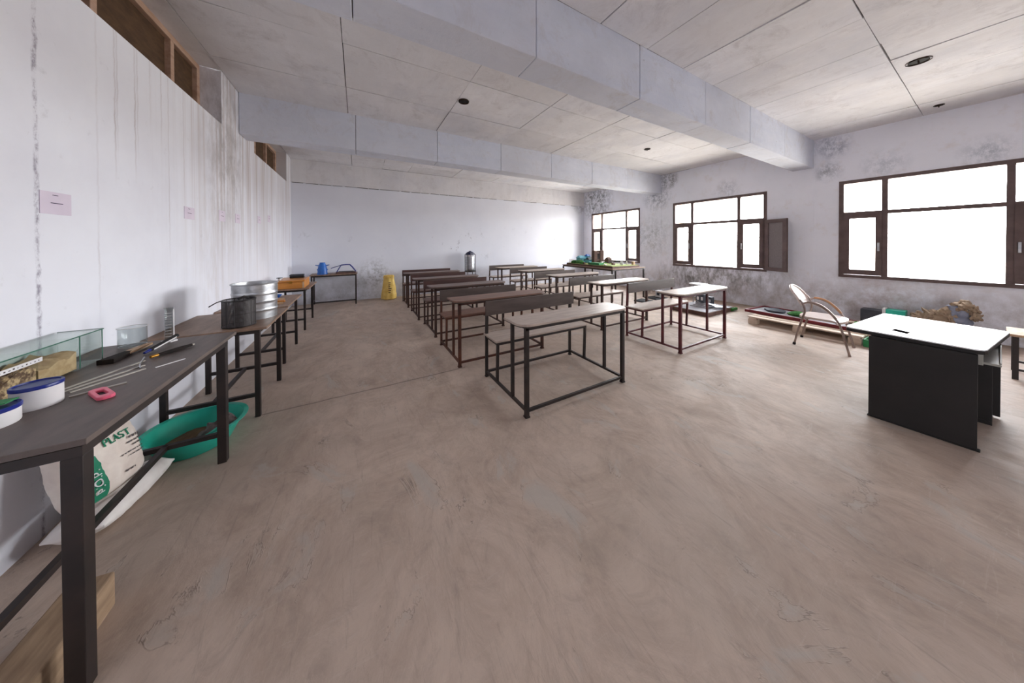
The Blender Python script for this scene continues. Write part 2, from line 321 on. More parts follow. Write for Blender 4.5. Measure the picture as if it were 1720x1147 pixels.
lw_ = next(n for n in nt.nodes if n.type == 'LAYER_WEIGHT'); dr_ = nt.nodes.new('ShaderNodeValToRGB'); trb = next(n for n in nt.nodes if n.type == 'BSDF_TRANSPARENT')
nt.links.new(lw_.outputs['Facing'], dr_.inputs[0]); el = dr_.color_ramp.elements
el[0].position = 0.0; el[0].color = (0.95, 0.95, 0.95, 1); el[1].position = 1.0; el[1].color = (0.15, 0.15, 0.14, 1)
for p_, v_ in ((0.3, 0.90), (0.55, 0.76), (0.75, 0.50)): q_ = el.new(p_); q_.color = (v_, v_, v_ * 0.99, 1)
nt.links.new(dr_.outputs[0], trb.inputs[0])
MAT['tank_glass'] = glass('tank_glass', (0.955, 0.98, 0.965, 1))
MAT['lab_glass'] = glass('lab_glass', (0.90, 0.92, 0.92, 1))
MAT['glass_edge'] = plain('glass_edge_green', (78, 120, 104), (64, 104, 90), 10, 0.25, 0, 0.5)
# perforated wire mesh for the basket: opaque weave, holes through
m = bpy.data.materials.new('wire_mesh_weave'); m.use_nodes = True
MAT['weave'] = m

# ------------------------------------------------------------------ mesh helpers
R = math.radians
class MB:
    def __init__(s): s.v = []; s.f = []; s.smooth = False
    def add(s, vs, fs):
        o = len(s.v); s.v += [tuple(v) for v in vs]; s.f += [tuple(i + o for i in f) for f in fs]; return s
    def box(s, x0, x1, y0, y1, z0, z1, M=None):
        vs = [Vector((x, y, z)) for z in (z0, z1) for y in (y0, y1) for x in (x0, x1)]
        if M: vs = [M @ v for v in vs]
        return s.add(vs, [(0, 2, 3, 1), (4, 5, 7, 6), (0, 1, 5, 4), (2, 6, 7, 3), (0, 4, 6, 2), (1, 3, 7, 5)])
    def bar(s, a, b, w, h=None, up=(0, 0, 1)):
        a, b = Vector(a), Vector(b); h = h or w; d = (b - a).normalized(); u = Vector(up)
        if abs(d.dot(u)) > 0.98: u = Vector((0, 1, 0))
        sx = d.cross(u).normalized(); sy = sx.cross(d).normalized(); vs = []
        for p in (a, b):
            for i, j in ((-1, -1), (1, -1), (1, 1), (-1, 1)): vs.append(p + sx * i * w / 2 + sy * j * h / 2)
        return s.add(vs, [(3, 2, 1, 0), (4, 5, 6, 7), (0, 1, 5, 4), (1, 2, 6, 5), (2, 3, 7, 6), (3, 0, 4, 7)])
    def tube(s, pts, r, n=10, caps=True):
        pts = [Vector(p) for p in pts]; rr = r if isinstance(r, (list, tuple)) else [r] * len(pts)
        s.smooth = True; vs = []; fs = []; N = len(pts); prev = None
        for i, p in enumerate(pts):
            d = (pts[min(i + 1, N - 1)] - pts[max(i - 1, 0)]).normalized()
            if prev is None:
                u = Vector((0, 0, 1)) if abs(d.z) < 0.9 else Vector((1, 0, 0)); u = (u - d * u.dot(d)).normalized()
            else: u = (prev - d * prev.dot(d)).normalized()
            prev = u; w = d.cross(u)
            for k in range(n):
                a = 2 * math.pi * k / n; vs.append(p + (u * math.cos(a) + w * math.sin(a)) * rr[i])
        for i in range(N - 1):
            for k in range(n): fs.append((i * n + k, i * n + (k + 1) % n, (i + 1) * n + (k + 1) % n, (i + 1) * n + k))
        if caps: fs += [tuple(reversed(range(n))), tuple(range((N - 1) * n, N * n))]
        return s.add(vs, fs)
    def lathe(s, prof, n=28, c=(0, 0, 0), close=True, sx=1.0, sy=1.0, jit=None):
        s.smooth = True; vs = []; fs = []; m = len(prof)
        for (r, z) in prof:
            for k in range(n):
                a = 2 * math.pi * k / n; q = r
                if jit: q = r * (1 + jit(a, z))
                vs.append((c[0] + math.cos(a) * q * sx, c[1] + math.sin(a) * q * sy, c[2] + z))
        for i in range(m - 1):
            for k in range(n): fs.append((i * n + k, i * n + (k + 1) % n, (i + 1) * n + (k + 1) % n, (i + 1) * n + k))
        if close:
            fs.append(tuple(reversed(range(n)))); fs.append(tuple(range((m - 1) * n, m * n)))
        return s.add(vs, fs)
    def prism(s, poly, z0, z1):
        n = len(poly); vs = [(p[0], p[1], z0) for p in poly] + [(p[0], p[1], z1) for p in poly]
        return s.add(vs, [tuple(reversed(range(n))), tuple(range(n, 2 * n))] + [(k, (k + 1) % n, n + (k + 1) % n, n + k) for k in range(n)])
    def build(s, name, mat, parent=None, loc=None, bevel=0.0, rot=None):
        me = bpy.data.meshes.new(name); me.from_pydata([tuple(v) for v in s.v], [], s.f); me.update()
        bm = bmesh.new(); bm.from_mesh(me); bmesh.ops.recalc_face_normals(bm, faces=bm.faces); bm.to_mesh(me); bm.free()
        me.materials.append(MAT[mat] if isinstance(mat, str) else mat)
        o = bpy.data.objects.new(name, me); COL.objects.link(o)
        if s.smooth:
            me.shade_smooth()
            try: me.set_sharp_from_angle(angle=R(40))
            except Exception: pass
        if bevel:
            b = o.modifiers.new('soft_edges', 'BEVEL'); b.width = bevel; b.segments = 2; b.limit_method = 'ANGLE'
        if parent is not None: o.parent = parent
        if loc: o.location = loc
        if rot: o.rotation_euler = rot
        return o

def tag(o, label, cat, group=None):
    o['label'] = label; o['category'] = cat
    if group: o['group'] = group
    return o
def thing(name, label, cat, loc=(0, 0, 0), rz=0.0, group=None):
    o = bpy.data.objects.new(name, None); COL.objects.link(o); o.empty_display_size = 0.1
    o.location = loc; o.rotation_euler = (0, 0, rz)
    return tag(o, label, cat, group)
def struct(o): o['kind'] = 'structure'; return o
def rbox(x0, x1, y0, y1, r, n=5, corners=(1, 1, 1, 1)):
    out = []
    for (cx, cy, a0, on) in ((x1, y0, -90, corners[0]), (x1, y1, 0, corners[1]), (x0, y1, 90, corners[2]), (x0, y0, 180, corners[3])):
        if not on: out.append((cx, cy)); continue
        ox = cx - r if cx == x1 else cx + r; oy = cy - r if cy == y1 else cy + r
        for k in range(n + 1):
            a = R(a0 + 90 * k / n); out.append((ox + r * math.cos(a), oy + r * math.sin(a)))
    return out
rnd = random.Random(7)

# ------------------------------------------------------------------ room shell
struct(MB().box(LX - 0.6, RX + WALLT, RY - 0.2, BY + 0.2, -0.15, 0).build('floor', 'floor'))
struct(MB().box(LX - 0.2, RX + WALLT, BY, BY + 0.2, 0, CZ).build('wall_back', 'wall_back'))
struct(MB().box(LX - 0.2, RX + WALLT, RY - 0.2, RY, 0, CZ).build('wall_front', 'wall_back'))
# left wall with clerestory recesses between the piers
PIERS = [(RY, -3.9), (-1.69, -0.58), (1.36, 2.46), (4.306, 5.417), (7.508, BY)]
w = MB().box(LX - 0.2, LX, RY, BY, 2.15, WT); e = RY
for y0, y1 in FILL_DOORS:
    w.box(LX - 0.2, LX, e, y0, 0, 2.15); e = y1
w.box(LX - 0.2, LX, e, BY, 0, 2.15)
for y0, y1 in PIERS: w.box(LX - 0.2, LX, y0, y1, WT - 0.001, CZ)
struct(w.build('wall_left', 'wall_left'))
# right wall around the window openings
w = MB(); ys = sorted(WINS)
w.box(RX, RX + WALLT, RY, BY, 0, WZ0).box(RX, RX + WALLT, RY, BY, WZ1, CZ)
e = RY
for y0, y1 in ys:
    w.box(RX, RX + WALLT, e, y0, WZ0, WZ1); e = y1
w.box(RX, RX + WALLT, e, BY, WZ0, WZ1)
wr = struct(w.build('wall_right', 'wall_right'))
for y0, y1 in BEAMS:                        # piers just proud of the plaster below each beam
    MB().box(RX - 0.008, RX + 0.004, y0 - 0.01, y1 + 0.01, 0, BB + 0.004).build('pier', 'wall_right', wr)
MB().box(LX, RX, BY - 0.018, BY + 0.01, 2.836, CZ).build('ring_beam', 'slab', bpy.data.objects['wall_back'], bevel=0.006)
for k in range(34):                         # broken mortar line below the ring beam
    xa = LX + 0.02 + k * 0.26; zz = 2.829 + 0.004 * math.sin(k * 1.7)
    if rnd.random() < 0.82: MB().bar((xa, BY - 0.004, zz), (xa + rnd.uniform(0.2, 0.27), BY - 0.004, 2.829 + 0.004 * math.sin((k + 1) * 1.7)), 0.012, rnd.uniform(0.006, 0.014)).build('mortar_gap', 'joint', bpy.data.objects['wall_back'])

# ceiling: slab with the shuttering panels it was cast on
ceil = struct(MB().box(LX - 0.3, RX + WALLT, RY - 0.2, BY + 0.2, CZ + 0.012, CZ + 0.2).build('ceiling', 'joint'))
def panels(xs, ys):
    for i in range(len(xs) - 1):
        for j in range(len(ys) - 1):
            q = lambda: rnd.uniform(0.0015, 0.0065); dz = rnd.uniform(-0.004, 0.004); tl = [rnd.uniform(-0.003, 0.003) for _ in range(4)]
            co = [(xs[i] + q(), ys[j] + q()), (xs[i + 1] - q(), ys[j] + q()), (xs[i + 1] - q(), ys[j + 1] - q()), (xs[i] + q(), ys[j + 1] - q())]
            MB().add([(x, y, CZ + dz + tl[k]) for k, (x, y) in enumerate(co)] + [(x, y, CZ + 0.0135) for (x, y) in co],
                     [(3, 2, 1, 0), (4, 5, 6, 7), (0, 1, 5, 4), (1, 2, 6, 5), (2, 3, 7, 6), (3, 0, 4, 7)]).build('shuttering_panel', 'slab', ceil)
X0 = LX - 0.2
panels([X0, LX + 0.005, -0.12, 1.20, 2.42, 3.66, 4.88, 6.1, RX], [2.056, 3.16, 4.02, 4.814])
panels([X0, LX + 0.005, -0.12, 0.55, 1.26, 1.91, 2.57, 3.21, 3.87, 4.52, 5.03, 5.83, 6.37, 7.0, RX], [-0.99, 0.595, 1.766])
panels([X0, LX + 0.005, -0.12, 0.56, 1.20, 2.42, 3.66, 4.88, 6.1, RX], [5.104, 6.4, 7.30, BY - 0.018])
panels([X0, LX + 0.005, 1.2, 3.66, 6.1, RX], [RY, -2.8, -1.28])
for k, (y0, y1) in enumerate(BEAMS):
    bo = struct(MB().box(LX + 0.01, RX - 0.001, y0 + 0.012, y1 - 0.012, BB + 0.012, CZ + 0.01).build('trim_%d' % (k + 1), 'joint'))
    bo['label'] = 'concrete ceiling beam'
    xs = [LX + 0.0005, -0.02, 1.215, 2.46, 3.70, 4.92, 6.2, RX - 0.0005]
    for i in range(len(xs) - 1):
        d = rnd.uniform(0, 0.004)
        MB().box(xs[i] + 0.003, xs[i + 1] - 0.003, y0 - d, y1 + d, BB - d, CZ + 0.008).build('beam_casting', 'beam', bo, bevel=0.006)

# ------------------------------------------------------------------ windows
def window(n, y0, y1, sash_open=None):
    root = bpy.data.objects.new('window_%d' % n, None); COL.objects.link(root); root['kind'] = 'structure'
    root.location = (RX, (y0 + y1) / 2, WZ0); ox, oy, oz = root.location
    def P(b, name, mat, par=root, bev=0.0):
        o = b.build(name, mat, par, bevel=bev)
        if par is root: o.location = (-ox, -oy, -oz)
        return o
    xa, xb = RX - 0.012, RX + 0.06; fw = 0.058
    ya, yb = y0 + 0.50, y1 - 0.50
    P(MB().box(xa, xb, y0, y0 + fw, WZ0 + 0.04, WZ1), 'frame_side', 'win'); P(MB().box(xa, xb, y1 - fw, y1, WZ0 + 0.04, WZ1), 'frame_side', 'win')
    P(MB().box(xa, xb, y0 + fw, y1 - fw, WZ1 - fw, WZ1), 'frame_head', 'win'); P(MB().box(xa - 0.01, xb, y0, y1, WZ0 - 0.012, WZ0 + 0.04), 'frame_sill', 'win')
    P(MB().box(xa + 0.004, xb - 0.004, y0 + fw, y1 - fw, WTR - 0.03, WTR + 0.032), 'transom', 'win')
    for yy in (ya, yb): P(MB().box(xa, xb, yy - 0.031, yy + 0.031, WZ0 + 0.04, WZ1 - fw), 'mullion', 'win')
    xg = RX + 0.03
    for a, b in ((y0 + fw, ya - 0.025), (ya + 0.025, yb - 0.025), (yb + 0.025, y1 - fw)):
        P(MB().box(xg - 0.002, xg + 0.002, a, b, WTR + 0.025, WZ1 - fw), 'pane', 'glass')
    P(MB().box(xg - 0.002, xg + 0.002, ya + 0.025, yb - 0.025, WZ0 + 0.04, WTR - 0.02), 'pane', 'glass')
    for a, b in ((y0 + fw, ya - 0.025), (yb + 0.025, y1 - fw)):
        sw = 0.068; za, zb = WZ0 + 0.045, WTR - 0.022
        s = MB().box(xa - 0.012, xb - 0.02, a, a + sw, za, zb).box(xa - 0.012, xb - 0.02, b - sw, b, za, zb)
        s.box(xa - 0.012, xb - 0.02, a + sw, b - sw, za, za + sw + 0.02).box(xa - 0.012, xb - 0.02, a + sw, b - sw, zb - sw, zb)
        so = P(s, 'casement', 'win')
        MB().box(xg - 0.02, xg - 0.016, a + sw, b - sw, za + sw + 0.02, zb - sw).build('pane', 'glass', so)
        hy = b - sw / 2 if a < (y0 + y1) / 2 else a + sw / 2
        MB().box(xa - 0.03, xa - 0.010, hy - 0.012, hy + 0.012, 1.26, 1.40).build('handle', 'chrome', so, bevel=0.004)
    xo = RX + WALLT                          # plastered surround projecting outside: two fins; unseen slab added to block high sky
    P(MB().box(xo, xo + 0.30, y0 - 0.09, y0, WZ0 - 0.1, WZ1 + 0.09), 'outer_fin', 'cream_wash'); P(MB().box(xo, xo + 0.30, y1, y1 + 0.09, WZ0 - 0.1, WZ1 + 0.09), 'outer_fin', 'cream_wash')
    P(MB().box(xo, xo + 0.45, y0, y1, WZ1 + 0.01, WZ1 + 0.09), 'added_sky_block', 'cream_wash')
    if sash_open:
        h = Vector((RX - 0.03, y0 + 0.01, 0)); a = R(sash_open); L = 0.45
        Mx = Matrix.Translation(h) @ Matrix.Rotation(a, 4, 'Z')
        za, zb = WZ0 + 0.02, WTR - 0.02; sw = 0.075
        s = MB().box(-0.02, 0.02, -L, -L + sw, za, zb, Mx).box(-0.02, 0.02, -sw, 0, za, zb, Mx)
        s.box(-0.02, 0.02, -L + sw, -sw, za, za + sw, Mx).box(-0.02, 0.02, -L + sw, -sw, zb - sw, zb, Mx)
        so = P(s, 'screen_shutter', 'win')
        MB().box(-0.003, 0.003, -L + sw, -sw, za + sw, zb - sw, Mx).build('screen', 'mesh', so)
for i, (y0, y1) in enumerate(WINS): window(i + 1, y0, y1, -28 if i == 1 else None)

# clerestory ventilators in the left wall recesses
def vent(n, y0, y1, mull):
    root = bpy.data.objects.new('window_%d' % n, None); COL.objects.link(root); root['kind'] = 'structure'; root.location = (-1.5, y0, WT)
    def P(b, name, mat, bev=0.004):
        o = b.build(name, mat, root, bevel=bev); o.location = (1.5, -y0, -WT); return o
    xa, xb = -1.575, -1.50; fw = 0.055
    P(MB().box(xa, xb, y0, y1, CZ - 0.06, CZ - 0.004), 'frame_head', 'wood_frame'); P(MB().box(xa, xb, y0, y1, WT + 0.001, WT + fw), 'frame_sill', 'wood_frame')
    es = [y0] + mull + [y1]
    for yy in es:
        a = max(y0, yy - fw / 2); b = min(y1, yy + fw / 2)
        if yy == y0: b = y0 + fw
        if yy == y1: a = y1 - fw
        P(MB().box(xa, xb, a, b, WT + fw, CZ - 0.06), 'frame_post', 'wood_frame')
    for a, b in zip(es[:-1], es[1:]):
        P(MB().box(xa + 0.02, xa + 0.035, a + 0.03, b - 0.03, WT + fw, CZ - 0.06), 'panel', 'wood_panel', 0)
vent(5, 5.417, 7.508, [6.15, 6.8]); vent(6, 2.46, 4.306, [2.92, 3.80]); vent(7, -0.58, 1.36, [0.4]); vent(8, -3.9, -1.69, [-2.8])
struct(MB().box(-1.75, -1.68, RY, BY, WT - 0.1, CZ).build('trim_9', 'wood_panel'))  # unseen strip behind the ventilators, closes them against light

# ------------------------------------------------------------------ fan hook boxes in the ceiling
for (x, y, r, lab) in ((1.283, 3.626, 0.07, 'rusty round fan hook box in the ceiling bay over the bench rows, farther from windows'),
                       (5.254, 3.603, 0.06, 'rusty round fan hook box in the ceiling bay over the bench rows, nearer the windows'),
                       (5.304, 0.443, 0.085, 'large rusty fan hook box in the stained ceiling bay before the beam'),
                       (7.252, 0.439, 0.045, 'small dark hole box in the ceiling close above the window wall')):
    h = thing('fan_hook_box', lab, 'ceiling box', (x, y, CZ - 0.012), group='fan hook boxes in the ceiling')
    MB().lathe([(r, 0.0), (r * 1.02, 0.014), (r * 0.8, 0.014), (r * 0.78, 0.002), (r * 0.82, 0.0)], 20, close=False).build('rim', 'hole', h)
    MB().lathe([(r * 0.8, 0.0), (r * 0.8, 0.006)], 20, (0, 0, 0.006)).build('plate', 'rubber', h)
    MB().tube([(-r * 0.3, 0, 0.008), (-r * 0.25, 0, -0.012), (0, 0, -0.024), (r * 0.25, 0, -0.012), (r * 0.3, 0, 0.008)], 0.005, 6).build('hook', 'hole', h)

# ------------------------------------------------------------------ papers on the left wall
for (y0, y1, z0, z1, lab) in ((2.255, 2.42, 1.557, 1.668, 'lilac paper notice on the wall beside the long dark drip line, above the glass tank'),
                              (3.51, 3.68, 1.635, 1.742, 'lilac paper notice on the wall, second from the glass tank'),
                              (4.20, 4.36, 1.665, 1.785, 'lilac paper notice on the wall, third from the glass tank'),
                              (4.66, 4.82, 1.675, 1.79, 'lilac paper notice on the wall, fourth from the glass tank'),
                              (5.53, 5.69, 1.73, 1.84, 'lilac paper notice on the streaked wall, second from the back wall'),
                              (6.07, 6.23, 1.79, 1.905, 'lilac paper notice on the streaked wall, closest to the back wall')):
    p = MB().box(LX + 0.0005, LX + 0.003, y0, y1, z0, z1).build('paper_notice', 'paper'); tag(p, lab, 'paper', 'paper notices on the plaster wall')
    zm = (z0 + z1) / 2; ym = (y0 + y1) / 2
    for (a, b, zz, hh) in ((-0.03, 0.035, zm, 0.004), (-0.02, 0.01, z1 - 0.016, 0.003)):
        MB().box(LX + 0.003, LX + 0.0036, ym + a, ym + b, zz - hh / 2, zz + hh / 2).build('written_line', 'ink', p)

# ------------------------------------------------------------------ bench desks
BW, BD = 1.17, 0.82
def bench(x0, y0, fm, boardm, label, backz=0.765, rz=0.0, rough_top='desk_top'):
    b = thing('bench_desk', label, 'bench', (x0 + BW / 2, y0 + BD / 2, 0), rz, 'bench desks in two rows')
    hx, hy = BW / 2, BD / 2
    for s in (-1, 1):
        xx = s * hx
        i = xx - s * 0.013
        MB().box(i - 0.016, i + 0.016, -hy, -hy + 0.032, 0, 0.722).box(i - 0.02, i + 0.02, -hy - 0.004, -hy + 0.036, 0, 0.012).build('leg', fm, b)
        MB().box(i - 0.013, i + 0.013, -hy + 0.235, -hy + 0.261, 0.045, 0.722).build('post', fm, b)
        MB().bar((i, -hy + 0.555, 0.045), (i, -hy + 0.54, 0.425), 0.024).build('post', fm, b)
        MB().bar((i, hy - 0.013, 0.0), (i, hy - 0.013, 0.44), 0.026).bar((i, hy - 0.013, 0.43), (i - s * 0.0, hy - 0.03, backz - 0.01), 0.026).box(i - 0.017, i + 0.017, hy - 0.03, hy + 0.004, 0, 0.01).build('leg', fm, b)
        MB().bar((i, -hy + 0.02, 0.052), (i, hy - 0.02, 0.052), 0.022).build('side_rail', fm, b)
        MB().bar((i, -hy + 0.54, 0.425), (i, hy - 0.02, 0.425), 0.022).build('seat_rail', fm, b)
        MB().bar((i, -hy + 0.01, 0.725), (i, -hy + 0.255, 0.725), 0.022, 0.026).build('desk_rail', fm, b)
    MB().bar((-hx + 0.02, -hy + 0.016, 0.052), (hx - 0.02, -hy + 0.016, 0.052), 0.022).build('front_rail', fm, b)
    MB().bar((-hx + 0.02, hy - 0.013, 0.052), (hx - 0.02, hy - 0.013, 0.052), 0.022).build('back_rail', fm, b)
    MB().bar((-hx, -hy + 0.012, 0.722), (hx, -hy + 0.012, 0.722), 0.024, 0.034).build('desk_rail', fm, b)
    MB().bar((-hx, -hy + 0.54, 0.425), (hx, -hy + 0.54, 0.425), 0.022).build('seat_rail', fm, b)
    MB().bar((-hx, hy - 0.013, 0.425), (hx, hy - 0.013, 0.425), 0.022).build('seat_rail', fm, b)
    top = MB().prism(rbox(-hx - 0.06, hx + 0.05, -hy - 0.03, -hy + 0.275, 0.11, 6, (1, 0, 0, 1)), 0.739, 0.757).build('desk_top', rough_top, b, bevel=0.003)
    MB().prism(rbox(-hx - 0.055, hx + 0.045, -hy - 0.026, -hy + 0.27, 0.105, 6, (1, 0, 0, 1)), 0.731, 0.739).build('edge_band', 'edge_board', top)
    MB().box(-hx - 0.01, hx + 0.01, -hy + 0.53, hy + 0.015, 0.437, 0.455).build('seat', rough_top, b, bevel=0.003)
    bk = MB().box(-hx - 0.012, hx + 0.012, hy - 0.058, hy - 0.040, backz - 0.148, backz).build('backrest', boardm, b, bevel=0.002)
    return b
far, near = 'row farther from the windows', 'row nearer the windows'
bench(1.165, 1.848, 'black_frame', 'back_board', 'black bench desk at the front end of the ' + far, 0.80)
bench(0.985, 2.985, 'rust_frame', 'back_board', 'rusty brown bench desk behind the black one in the ' + far, 0.765, 0, 'top_rust')
bench(0.995, 4.135, 'brown_frame', 'back_board_red', 'dark bench desk, third from the front in the ' + far, 0.765, 0, 'top_dark')
bench(0.955, 5.235, 'brown_frame', 'back_board_red', 'dark bench desk, fourth from the front in the ' + far, 0.77, 0, 'top_dark')
bench(0.945, 6.385, 'brown_frame', 'back_board_red', 'dark bench desk backing on the wall in the ' + far, 0.765, 0, 'top_dark')
bench(3.55, 1.967, 'red_frame', 'back_board', 'maroon bench desk at the front end of the ' + near, 0.80)
bench(3.42, 3.13, 'brown_frame', 'back_board', 'dark bench desk behind the maroon one in the ' + near, 0.765)
bench(3.47, 4.36, 'brown_frame', 'back_board', 'dark bench desk, third from the front in the ' + near, 0.765)
bench(3.48, 5.52, 'brown_frame', 'back_board', 'dark bench desk, fourth from the front in the ' + near, 0.765)
bench(3.38, 6.6, 'brown_frame', 'back_board', 'dark bench desk backing on the wall in the ' + near, 0.765)

# ------------------------------------------------------------------ work tables along the left wall
def table(x0, x1, y0, y1, zt, tm, lx0, lx1, ly0, ly1, leg, label, fm='black_frame', railz=0.18, mid=True, cross='y', half=False):
    b = thing('work_table', label, 'table', ((x0 + x1) / 2, (y0 + y1) / 2, 0), 0, 'steel-legged work tables')
    ox, oy = (x0 + x1) / 2, (y0 + y1) / 2
    L = lambda x, y, z: (x - ox, y - oy, z)
    def B(xa, xb, ya, yb, za, zb): return MB().box(xa - ox, xb - ox, ya - oy, yb - oy, za, zb)
    B(x0, x1, y0, y1, zt - 0.02, zt).build('tabletop', tm, b, bevel=0.002)
    a = 0.022
    for (xa, xb, ya, yb) in ((lx1 - a * 2, lx1, ly0, ly1), (lx0, lx0 + a * 2, ly0, ly1), (lx0 + a * 2, lx1 - a * 2, ly0, ly0 + a * 2), (lx0 + a * 2, lx1 - a * 2, ly1 - a * 2, ly1)):
        B(xa, xb, ya, yb, zt - 0.052, zt - 0.021).build('apron', fm, b)
    for xx in (lx0, lx1 - leg):
        for yy in (ly0, ly1 - leg):
            B(xx, xx + leg, yy, yy + leg, 0, zt - 0.0525).build('leg', fm, b, bevel=0.002)
    r = 0.026
    if cross == 'y':
        for yy in (ly0 + leg / 2, ly1 - leg / 2): MB().bar(L(lx0 + leg, yy, railz), L((lx0 + lx1) / 2 + 0.013 if half and yy < oy else lx1 - leg, yy, railz), r).build('cross_rail', fm, b)
        if mid: MB().bar(L((lx0 + lx1) / 2, ly0 + leg / 2, railz), L((lx0 + lx1) / 2, ly1 - leg / 2, railz), r).build('stretcher', fm, b)
    else:
        for xx in (lx0 + leg / 2, lx1 - leg / 2): MB().bar(L(xx, ly0 + leg, railz), L(xx, ly1 - leg, railz), r).build('cross_rail', fm, b)
        MB().bar(L(lx0 + leg, ly0 + leg / 2, railz), L(lx1 - leg, ly0 + leg / 2, railz), r).build('stretcher', fm, b)
    return b
T1, T2, T3, T4, T5 = 0.80, 0.734, 0.69, 0.69, 0.722
table(-1.328, -0.742, 1.388, 2.594, T1, 't_dark', -1.29, -0.75, 1.388, 2.475, 0.043, 'dark-topped steel work table carrying the glass tank and lab glassware', half=True)
table(-1.328, -0.655, 2.92, 3.70, T2, 't_brown', -1.255, -0.705, 2.945, 3.655, 0.034, 'brown-topped steel work table carrying the galvanised drum')
table(-1.325, -0.715, 4.04, 4.92, T3, 't_brown', -1.19, -0.755, 4.11, 4.86, 0.03, 'brown-topped steel work table carrying loose wooden offcuts')
table(-1.325, -0.705, 5.53, 6.47, T4, 't_brown', -1.19, -0.757, 5.56, 6.45, 0.03, 'brown-topped steel work table carrying the orange wooden box', mid=False)
table(-0.945, -0.02, 7.43, 7.90, T5, 't_brown', -0.92, -0.04, 7.44, 7.86, 0.028, 'small steel work table under the blue vessel against the back wall', cross='x', railz=0.10)

# ------------------------------------------------------------------ glass tank with gravel
tx0, tx1, ty0, ty1, tz0, tz1 = -1.325, -1.181, 1.60, 2.316, T1, T1 + 0.158
tk = thing('glass_tank', 'long glass tank of gravel and sand on the dark-topped table', 'tank', ((tx0 + tx1) / 2, (ty0 + ty1) / 2, tz0))
def TK(x0, x1, y0, y1, z0, z1, name, mat, par=tk):
    o = MB().box(x0, x1, y0, y1, z0, z1).build(name, mat, par)
    if par is tk: o.location = tuple(-c for c in tk.location)
    return o
TK(tx0, tx1, ty0, ty1, tz0 + 0.0005, tz0 + 0.005, 'base_pane', 'tank_glass')
TK(tx1 - 0.005, tx1, ty0, ty1, tz0 + 0.005, tz1, 'front_pane', 'tank_glass'); TK(tx0, tx0 + 0.005, ty0, ty1, tz0 + 0.005, tz1, 'back_pane', 'tank_glass')
TK(tx0 + 0.005, tx1 - 0.005, ty0, ty0 + 0.005, tz0 + 0.005, tz1, 'end_pane', 'tank_glass'); TK(tx0 + 0.005, tx1 - 0.005, ty1 - 0.005, ty1, tz0 + 0.005, tz1, 'end_pane', 'tank_glass')
for yy in (1.99, 2.18): TK(tx0 + 0.006, tx1 - 0.006, yy - 0.002, yy + 0.002, tz0 + 0.006, tz1 - 0.002, 'divider', 'tank_glass')
lid = TK(tx0 - 0.004, tx1 + 0.004, ty0 - 0.004, ty1 + 0.004, tz1 + 0.001, tz1 + 0.006, 'lid', 'tank_glass')
for a in ((tx1 + 0.0041, tx1 + 0.006, ty0, ty1, tz1 + 0.001, tz1 + 0.006), (tx0, tx1, ty1 + 0.0041, ty1 + 0.006, tz1 + 0.001, tz1 + 0.006)):
    TK(*a, 'edge', 'glass_edge', lid)
for yy in (ty1 - 0.003, 2.18): TK(tx1 + 0.0002, tx1 + 0.0014, yy - 0.003, yy + 0.003, tz0 + 0.002, tz1, 'edge', 'glass_edge')
def heap(x0, x1, y0, y1, z0, hgt, seed, nx=6, ny=24):
    vs = []; fs = []
    for i in range(nx + 1):
        for j in range(ny + 1):
            x = x0 + (x1 - x0) * i / nx; y = y0 + (y1 - y0) * j / ny
            vs.append((x, y, z0 + hgt(x, y) + 0.006 * mnoise.noise((x * 60, y * 60, seed))))
    for i in range(nx):
        for j in range(ny):
            a = i * (ny + 1) + j; fs.append((a, a + ny + 1, a + ny + 2, a + 1))
    n = len(vs); vs += [(x0, y0, z0), (x1, y0, z0), (x1, y1, z0), (x0, y1, z0)]
    fs.append((n, n + 3, n + 2, n + 1))
    fs.append(tuple(nx * (ny + 1) + j for j in range(ny + 1)) + (n + 2, n + 1)); fs.append(tuple(j for j in range(ny, -1, -1)) + (n, n + 3))
    fs.append(tuple(i * (ny + 1) + ny for i in range(nx, -1, -1)) + (n + 3, n + 2)); fs.append(tuple(i * (ny + 1) for i in range(nx + 1)) + (n + 1, n))
    m = MB().add(vs, fs); m.smooth = True; return m
def tank_child(mb, name, mat):
    o = mb.build(name, mat, tk); o.location = tuple(-c for c in tk.location); o['kind'] = 'stuff'; return o
gr = heap(tx0 + 0.007, tx1 - 0.007, ty0 + 0.007, 1.985, tz0 + 0.006, lambda x, y: 0.072 + 0.012 * math.sin(y * 20) + 0.01 * math.sin(x * 90 + y * 40), 1)
for k in range(620):
    x, y = rnd.uniform(tx0 + 0.012, tx1 - 0.012), rnd.uniform(1.65, 1.98)
    if rnd.random() < 0.5: x = tx1 - 0.012
    r = rnd.uniform(0.004, 0.007); zc = tz0 + 0.006 + (0.074 + 0.012 * math.sin(y * 20) + 0.01 * math.sin(x * 90 + y * 40) if x < tx1 - 0.0121 else rnd.uniform(0.005, 0.085))
    gr.add([(x + r, y, zc), (x - r, y, zc), (x, y + r, zc), (x, y - r, zc), (x, y, zc + r), (x, y, zc - r)],
           [(0, 2, 4), (2, 1, 4), (1, 3, 4), (3, 0, 4), (2, 0, 5), (1, 2, 5), (3, 1, 5), (0, 3, 5)])
tank_child(gr, 'gravel', 'gravel')
tank_child(heap(tx0 + 0.007, tx1 - 0.007, 1.995, 2.175, tz0 + 0.006, lambda x, y: 0.062 + 0.02 * (y - 2) / 0.18 + 0.008 * math.sin(x * 60) + 0.006 * math.sin(y * 70), 5), 'sand', 'sand')
lb = TK(tx1 + 0.0002, tx1 + 0.001, 1.62, 2.00, tz0 + 0.108, tz0 + 0.126, 'paper_strip', 'white_plastic')
q = MB()
